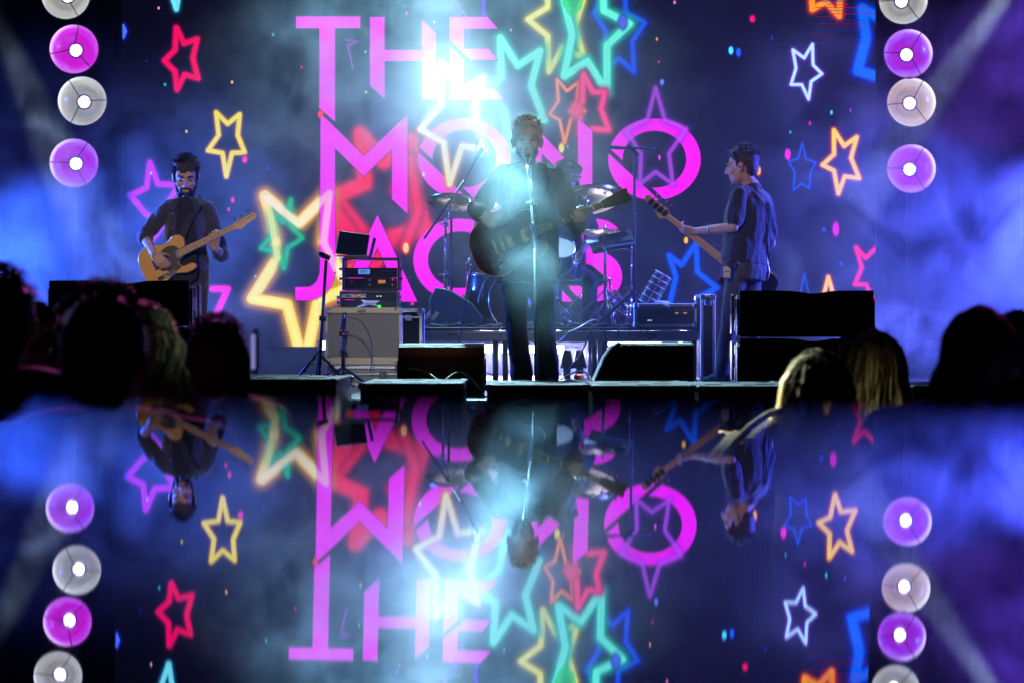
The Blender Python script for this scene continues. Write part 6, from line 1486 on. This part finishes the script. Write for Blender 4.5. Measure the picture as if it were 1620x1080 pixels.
def long_hair(root, c, k, n, length, m, seed, spread=1.0, wave=0.0, col2=None, fy=-1):
    "strands combed down from the crown round the back of a head"
    rnd = random.Random(seed); g = MB(); g2 = MB()
    for i in range(n):
        th = rnd.uniform(-2.3, 2.3)                                   # 0 = back of the head (towards the lens)
        sx, sy = math.sin(th), -math.cos(th)
        R0 = Vector((0.092 * k, 0.105 * k)); pts = []
        L = length * rnd.uniform(0.8, 1.08); ph = rnd.uniform(0, 6.28); out = rnd.uniform(0.92, 1.08) * spread
        r_ = rnd.uniform(0.9, 1.04)
        for q in range(5):                                            # over the skull
            a = q / 4 * 1.35
            pts.append(c + Vector((sx * R0.x * math.sin(a) * r_ + 0.008 * math.sin(ph), sy * R0.y * math.sin(a) * r_ - 0.01, 0.035 + 0.105 * k * math.cos(a) * r_)))
        x0, y0, z0 = pts[-1]
        for q in range(1, 9):
            t = q / 8
            pts.append(Vector((x0 + sx * 0.03 * t * out + wave * math.sin(ph + t * 9) * 0.012, y0 + sy * 0.012 * t + wave * math.cos(ph + t * 8) * 0.01, z0 - L * t)))
        (g2 if col2 and rnd.random() < 0.5 else g).path(pts, 0.0042 * k * rnd.uniform(0.7, 1.4), 4, 0.0018)
    tag(g.build('hair_strands', m, root), kind='stuff')
    if col2: tag(g2.build('hair_highlights', col2, root), kind='stuff')

# left side
spectator('tall spectator at the left edge, short dark hair, ear lit', 2, 0, 428, 6.1, hairstyle='plain', sw=0.22, clothm=M_tee, headk=1.08, seed=31)
s_, J = spectator('curly-haired spectator between the left edge and the big dark head', 58, 0, 484, 8.6, (-0.3, 1, 0), 'curly', mat('red_brown_hair', (0.20, 0.09, 0.04), 0.6), mat('pink_scarf', (0.40, 0.06, 0.14), 0.8, bump=0.4, bscale=150), 0.80, sw=0.15, seed=32)
s_, J = spectator('broad spectator with large dark head in front of the left speaker stack', 168, 0, 457, 5.35, (0.12, 1, 0), 'plain', M_hair_dark, M_cloth, 1.16, sw=0.235, seed=33)
col = J['neck']
MB().lathe([(0.085, 0.02), (0.10, 0.0), (0.118, -0.045)], 24, Matrix.Translation(col + Vector((0, 0.0, -0.01)))).build('collar', mat('stiff_collar', (0.05, 0.05, 0.10), 0.8), s_)
s_, J = spectator('spectator with long wavy greenish blond hair behind the broad dark head', 226, 0, 488, 7.0, (-0.35, 1, 0), 'plain', M_hair_brown, mat('magenta_top', (0.35, 0.03, 0.15), 0.8, bump=0.4, bscale=150), 1.0, sw=0.17, seed=34)
long_hair(s_, J['head'], 1.05, 190, 0.26, M_hair_brown, 5, 1.5, 1.6, mat('green_blond_hair', (0.42, 0.46, 0.24), 0.45, var=0.4, scale=30))
s_, J = spectator('spectator with round dark hair before the amplifier stand, face turned right', 350, 0, 503, 7.35, (0.45, 0.9, 0), 'plain', M_hair_dark, M_cloth, 1.02, sw=0.18, seed=35)
blob('hair_bob', [ell(J['head'] + Vector((0, -0.02, 0.0)), (0.094, 0.10, 0.105)), ell(J['head'] + Vector((0.02, 0.0, -0.05)), (0.07, 0.075, 0.07))], 0.008, M_hair_dark, s_, 2, 0.004, 50)
# phone held by her, its lit edge at the face
t = thing('phone', 'lit phone held up at the right side of the round dark hair', 'phone', P(405, 560, 7.1))
MB().box(P(404, 556, 7.1), (0.010, 0.072, 0.13), Matrix.Rotation(0.25, 3, 'Z'), 0.003).build('phone_case', M_plastic, t)
MB().box(P(404, 556, 7.1) + Vector((-0.0065, -0.001, 0)), (0.002, 0.06, 0.10), Matrix.Rotation(0.25, 3, 'Z')).build('screen', glow('phone_screen', (0.42, 0.38, 0.9), 0.6), t)

# right side
def arm_on_rail(J):
    e = P(1143, 741, 7.5); w = P(1168, 700, 7.9)
    return dict(ell=e, wrl=w, shl=P(1232, 690, 7.75))
s_, J = spectator('woman with long dark hair, blond along one side, elbow out to the left', 1293, 0, 562, 7.75, (0.05, 1, 0), 'plain', M_hair_dark, M_cloth, 1.05, sw=0.19, armsup=arm_on_rail, seed=41)
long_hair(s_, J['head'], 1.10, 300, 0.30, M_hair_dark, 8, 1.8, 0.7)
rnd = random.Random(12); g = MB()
for i in range(110):                                                   # curtain of blond strands on her left side
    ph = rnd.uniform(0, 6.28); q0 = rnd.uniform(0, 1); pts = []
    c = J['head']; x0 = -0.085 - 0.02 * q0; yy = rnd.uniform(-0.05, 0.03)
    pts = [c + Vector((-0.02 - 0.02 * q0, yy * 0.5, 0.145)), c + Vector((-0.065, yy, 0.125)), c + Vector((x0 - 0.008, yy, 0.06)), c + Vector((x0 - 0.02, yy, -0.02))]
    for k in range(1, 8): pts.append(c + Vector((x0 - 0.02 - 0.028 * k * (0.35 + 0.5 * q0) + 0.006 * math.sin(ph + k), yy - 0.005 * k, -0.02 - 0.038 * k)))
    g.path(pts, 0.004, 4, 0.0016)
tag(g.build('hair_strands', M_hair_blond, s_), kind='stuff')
st = [P(1236, 648, 7.6), P(1215, 655, 7.55), P(1190, 672, 7.5), P(1165, 696, 7.45), P(1146, 718, 7.42), P(1136, 734, 7.4)]
MB().path(st, 0.012, 8).build('bag_strap', mat('pale_strap', (0.6, 0.62, 0.62), 0.5), s_)
bkl = P(1238, 648, 7.55); MB().box(bkl, (0.03, 0.01, 0.02), ch=0.003).build('buckle', M_chrome, s_)
s_, J = spectator('blonde spectator with hair tied up, between dark-haired woman and hooded man', 1384, 0, 533, 8.5, (0, 1, 0), 'plain', M_hair_blond, M_cloth, 1.0, sw=0.18, seed=42)
long_hair(s_, J['head'], 1.06, 380, 0.27, M_hair_blond, 9, 1.4, 0.35, M_hair_brown)
blob('hair_bun', [ell(J['head'] + Vector((-0.02 + 0.02 * math.cos(i * 1.3), -0.02 + 0.015 * math.sin(i), 0.135 + 0.012 * math.sin(i * 2.1))), 0.022) for i in range(7)], 0.007, M_hair_blond, s_, 1, 0.004, 80)
t = thing('phone', 'upright phone with beaded case beyond the blonde head', 'phone', P(1342, 560, 9.0))
MB().box(P(1347, 566, 8.85), (0.09, 0.010, 0.16), Matrix.Rotation(0.05, 3, 'Y'), 0.004).build('phone_case', M_plastic, t)
for i in range(8): MB().lathe([(0.001, 0.005), (0.005, 0.0), (0.001, -0.005)], 8, Matrix.Translation(P(1327.5 + i * 0.12, 546 + i * 4, 8.83))).build('bead', M_chrome, t)
MB().path([P(1328, 543, 8.83), P(1340, 541, 8.83), P(1362, 542, 8.83)], 0.004).build('case_edge', M_chrome, t)
s_, J = spectator('hooded spectator in dark hoodie, tallest head at right', 1546, 0, 486, 6.5, (0, 1, 0), None, M_hair_dark, mat('navy_hoodie', (0.02, 0.022, 0.05), 0.9, bump=0.4, bscale=150), 1.08, sw=0.25, seed=43)
h = J['head']
blob('hood', [ell(h + Vector((0, -0.02, 0.02)), (0.108, 0.115, 0.125)), ell(h + Vector((0.0, -0.04, 0.095)), (0.06, 0.07, 0.055)), ell(h + Vector((-0.02, -0.02, -0.06)), (0.112, 0.10, 0.09)), cap(J['neck'] + Vector((-0.13, -0.02, -0.05)), J['neck'] + Vector((0.13, -0.02, -0.05)), 0.075), ell(J['neck'] + Vector((0, -0.06, 0.0)), (0.14, 0.07, 0.07))], 0.010, mat('navy_hoodie', (0, 0, 0)), s_, 4, 0.007, 20)
spectator('spectator half cut by the right edge behind the hooded one', 1606, 0, 500, 8.2, (0, 1, 0), 'plain', M_hair_dark, M_cloth, 1.0, sw=0.19, seed=44)
s_, J = spectator('near spectator at the right edge, outline tinted magenta', 1652, 0, 548, 4.1, (0, 1, 0), 'messy', M_hair_dark, M_cloth, 1.1, sw=0.21, seed=45)
long_hair(s_, J['head'], 1.12, 220, 0.28, M_hair_dark, 15, 1.8, 0.5)
# more people beyond the frame edges and in the gaps, as the crowd goes on
for i, (hx, tp, D, lab) in enumerate(((-150, 470, 6.8, 'spectator just beyond the left edge'), (1800, 470, 6.4, 'spectator beyond the right edge in dark clothes'))):
    spectator(lab, hx, 0, tp, D, (0, 1, 0), 'plain', M_hair_dark, M_cloth, 1.05, seed=50 + i)

# ---- crowd barrier in front of the stage
a, b = P(1114, 739, 11.9), P(1228, 797, 9.3)
bar = thing('crowd_barrier', 'metal crowd barrier rail beside the woman\'s elbow', 'barrier', (a.x, a.y, 0))
MB().tube(a, b, 0.024, n=12).build('top_rail', M_alu, bar)
MB().tube(Vector((a.x, a.y, 0.12)), Vector((b.x, b.y, 0.12)), 0.02, n=10).build('bottom_rail', M_alu, bar)
nb = 16
for i in range(nb + 1):
    p_ = a.lerp(b, i / nb); MB().tube(Vector((p_.x, p_.y, 0.12)), p_, 0.009 if 0 < i < nb else 0.022, n=8).build('upright', M_alu, bar)
for p_ in (a, b): MB().box((p_.x, p_.y, 0.03), (0.6, 0.06, 0.05), ch=0.01).build('foot', M_alu, bar)

# ================================================================== the clear pane that mirrors the stage
m = bpy.data.materials.new('pane_glass'); m.use_nodes = True; nt = m.node_tree
nt.nodes.remove(nt.nodes['Principled BSDF'])
tr = nt.nodes.new('ShaderNodeBsdfTransparent'); tr.inputs[0].default_value = (1, 1, 1, 1)
gl = nt.nodes.new('ShaderNodeBsdfGlossy'); gl.inputs['Roughness'].default_value = 0.012; gl.inputs['Color'].default_value = (0.84, 0.86, 1, 1)
mx = nt.nodes.new('ShaderNodeMixShader'); mx.inputs[0].default_value = 0.90
nt.links.new(tr.outputs[0], mx.inputs[1]); nt.links.new(gl.outputs[0], mx.inputs[2])
tc = nt.nodes.new('ShaderNodeTexCoord'); nz = nt.nodes.new('ShaderNodeTexNoise'); nz.inputs['Scale'].default_value = 14.0; nz.inputs['Detail'].default_value = 1
bp = nt.nodes.new('ShaderNodeBump'); bp.inputs['Strength'].default_value = 1.0; bp.inputs['Distance'].default_value = 0.00005
nt.links.new(tc.outputs['Object'], nz.inputs['Vector']); nt.links.new(nz.outputs['Fac'], bp.inputs['Height'])
nt.links.new(bp.outputs[0], gl.inputs['Normal'])
nt.links.new(mx.outputs[0], nt.nodes['Material Output'].inputs[0])
HP = 0.025; TILT = math.atan(0.0113)
GD = 0.585                                           # far edge of the pane; its near edge lies under the lens
gt = thing('mirror_shelf', 'added glass shelf close below the lens, mirroring the stage upside down', 'glass shelf', (0, GD / 2, 0))  # shelf form and legs are invented to hold the mirroring pane
HL = GD / 2 - 0.01
top = MB().add([(-0.85, -HL, 0), (0.85, -HL, 0), (0.85, HL + 0.01, 0), (-0.85, HL + 0.01, 0)], [(0, 1, 2, 3)]).build('glass_top', m, gt, shift=False)
top.location = (0, 0, ZC - HP - math.sin(0.0008) * GD / 2); top.rotation_euler = (-0.0008, TILT, 0)
for sx in (-0.8, 0.8):
    for sy in (-HL + 0.06, HL - 0.06):
        zt = ZC - HP - sx * math.tan(TILT) - 0.006
        MB().tube((sx, sy, 0), (sx, sy, zt), 0.014).build('leg', M_steel, gt, shift=False)
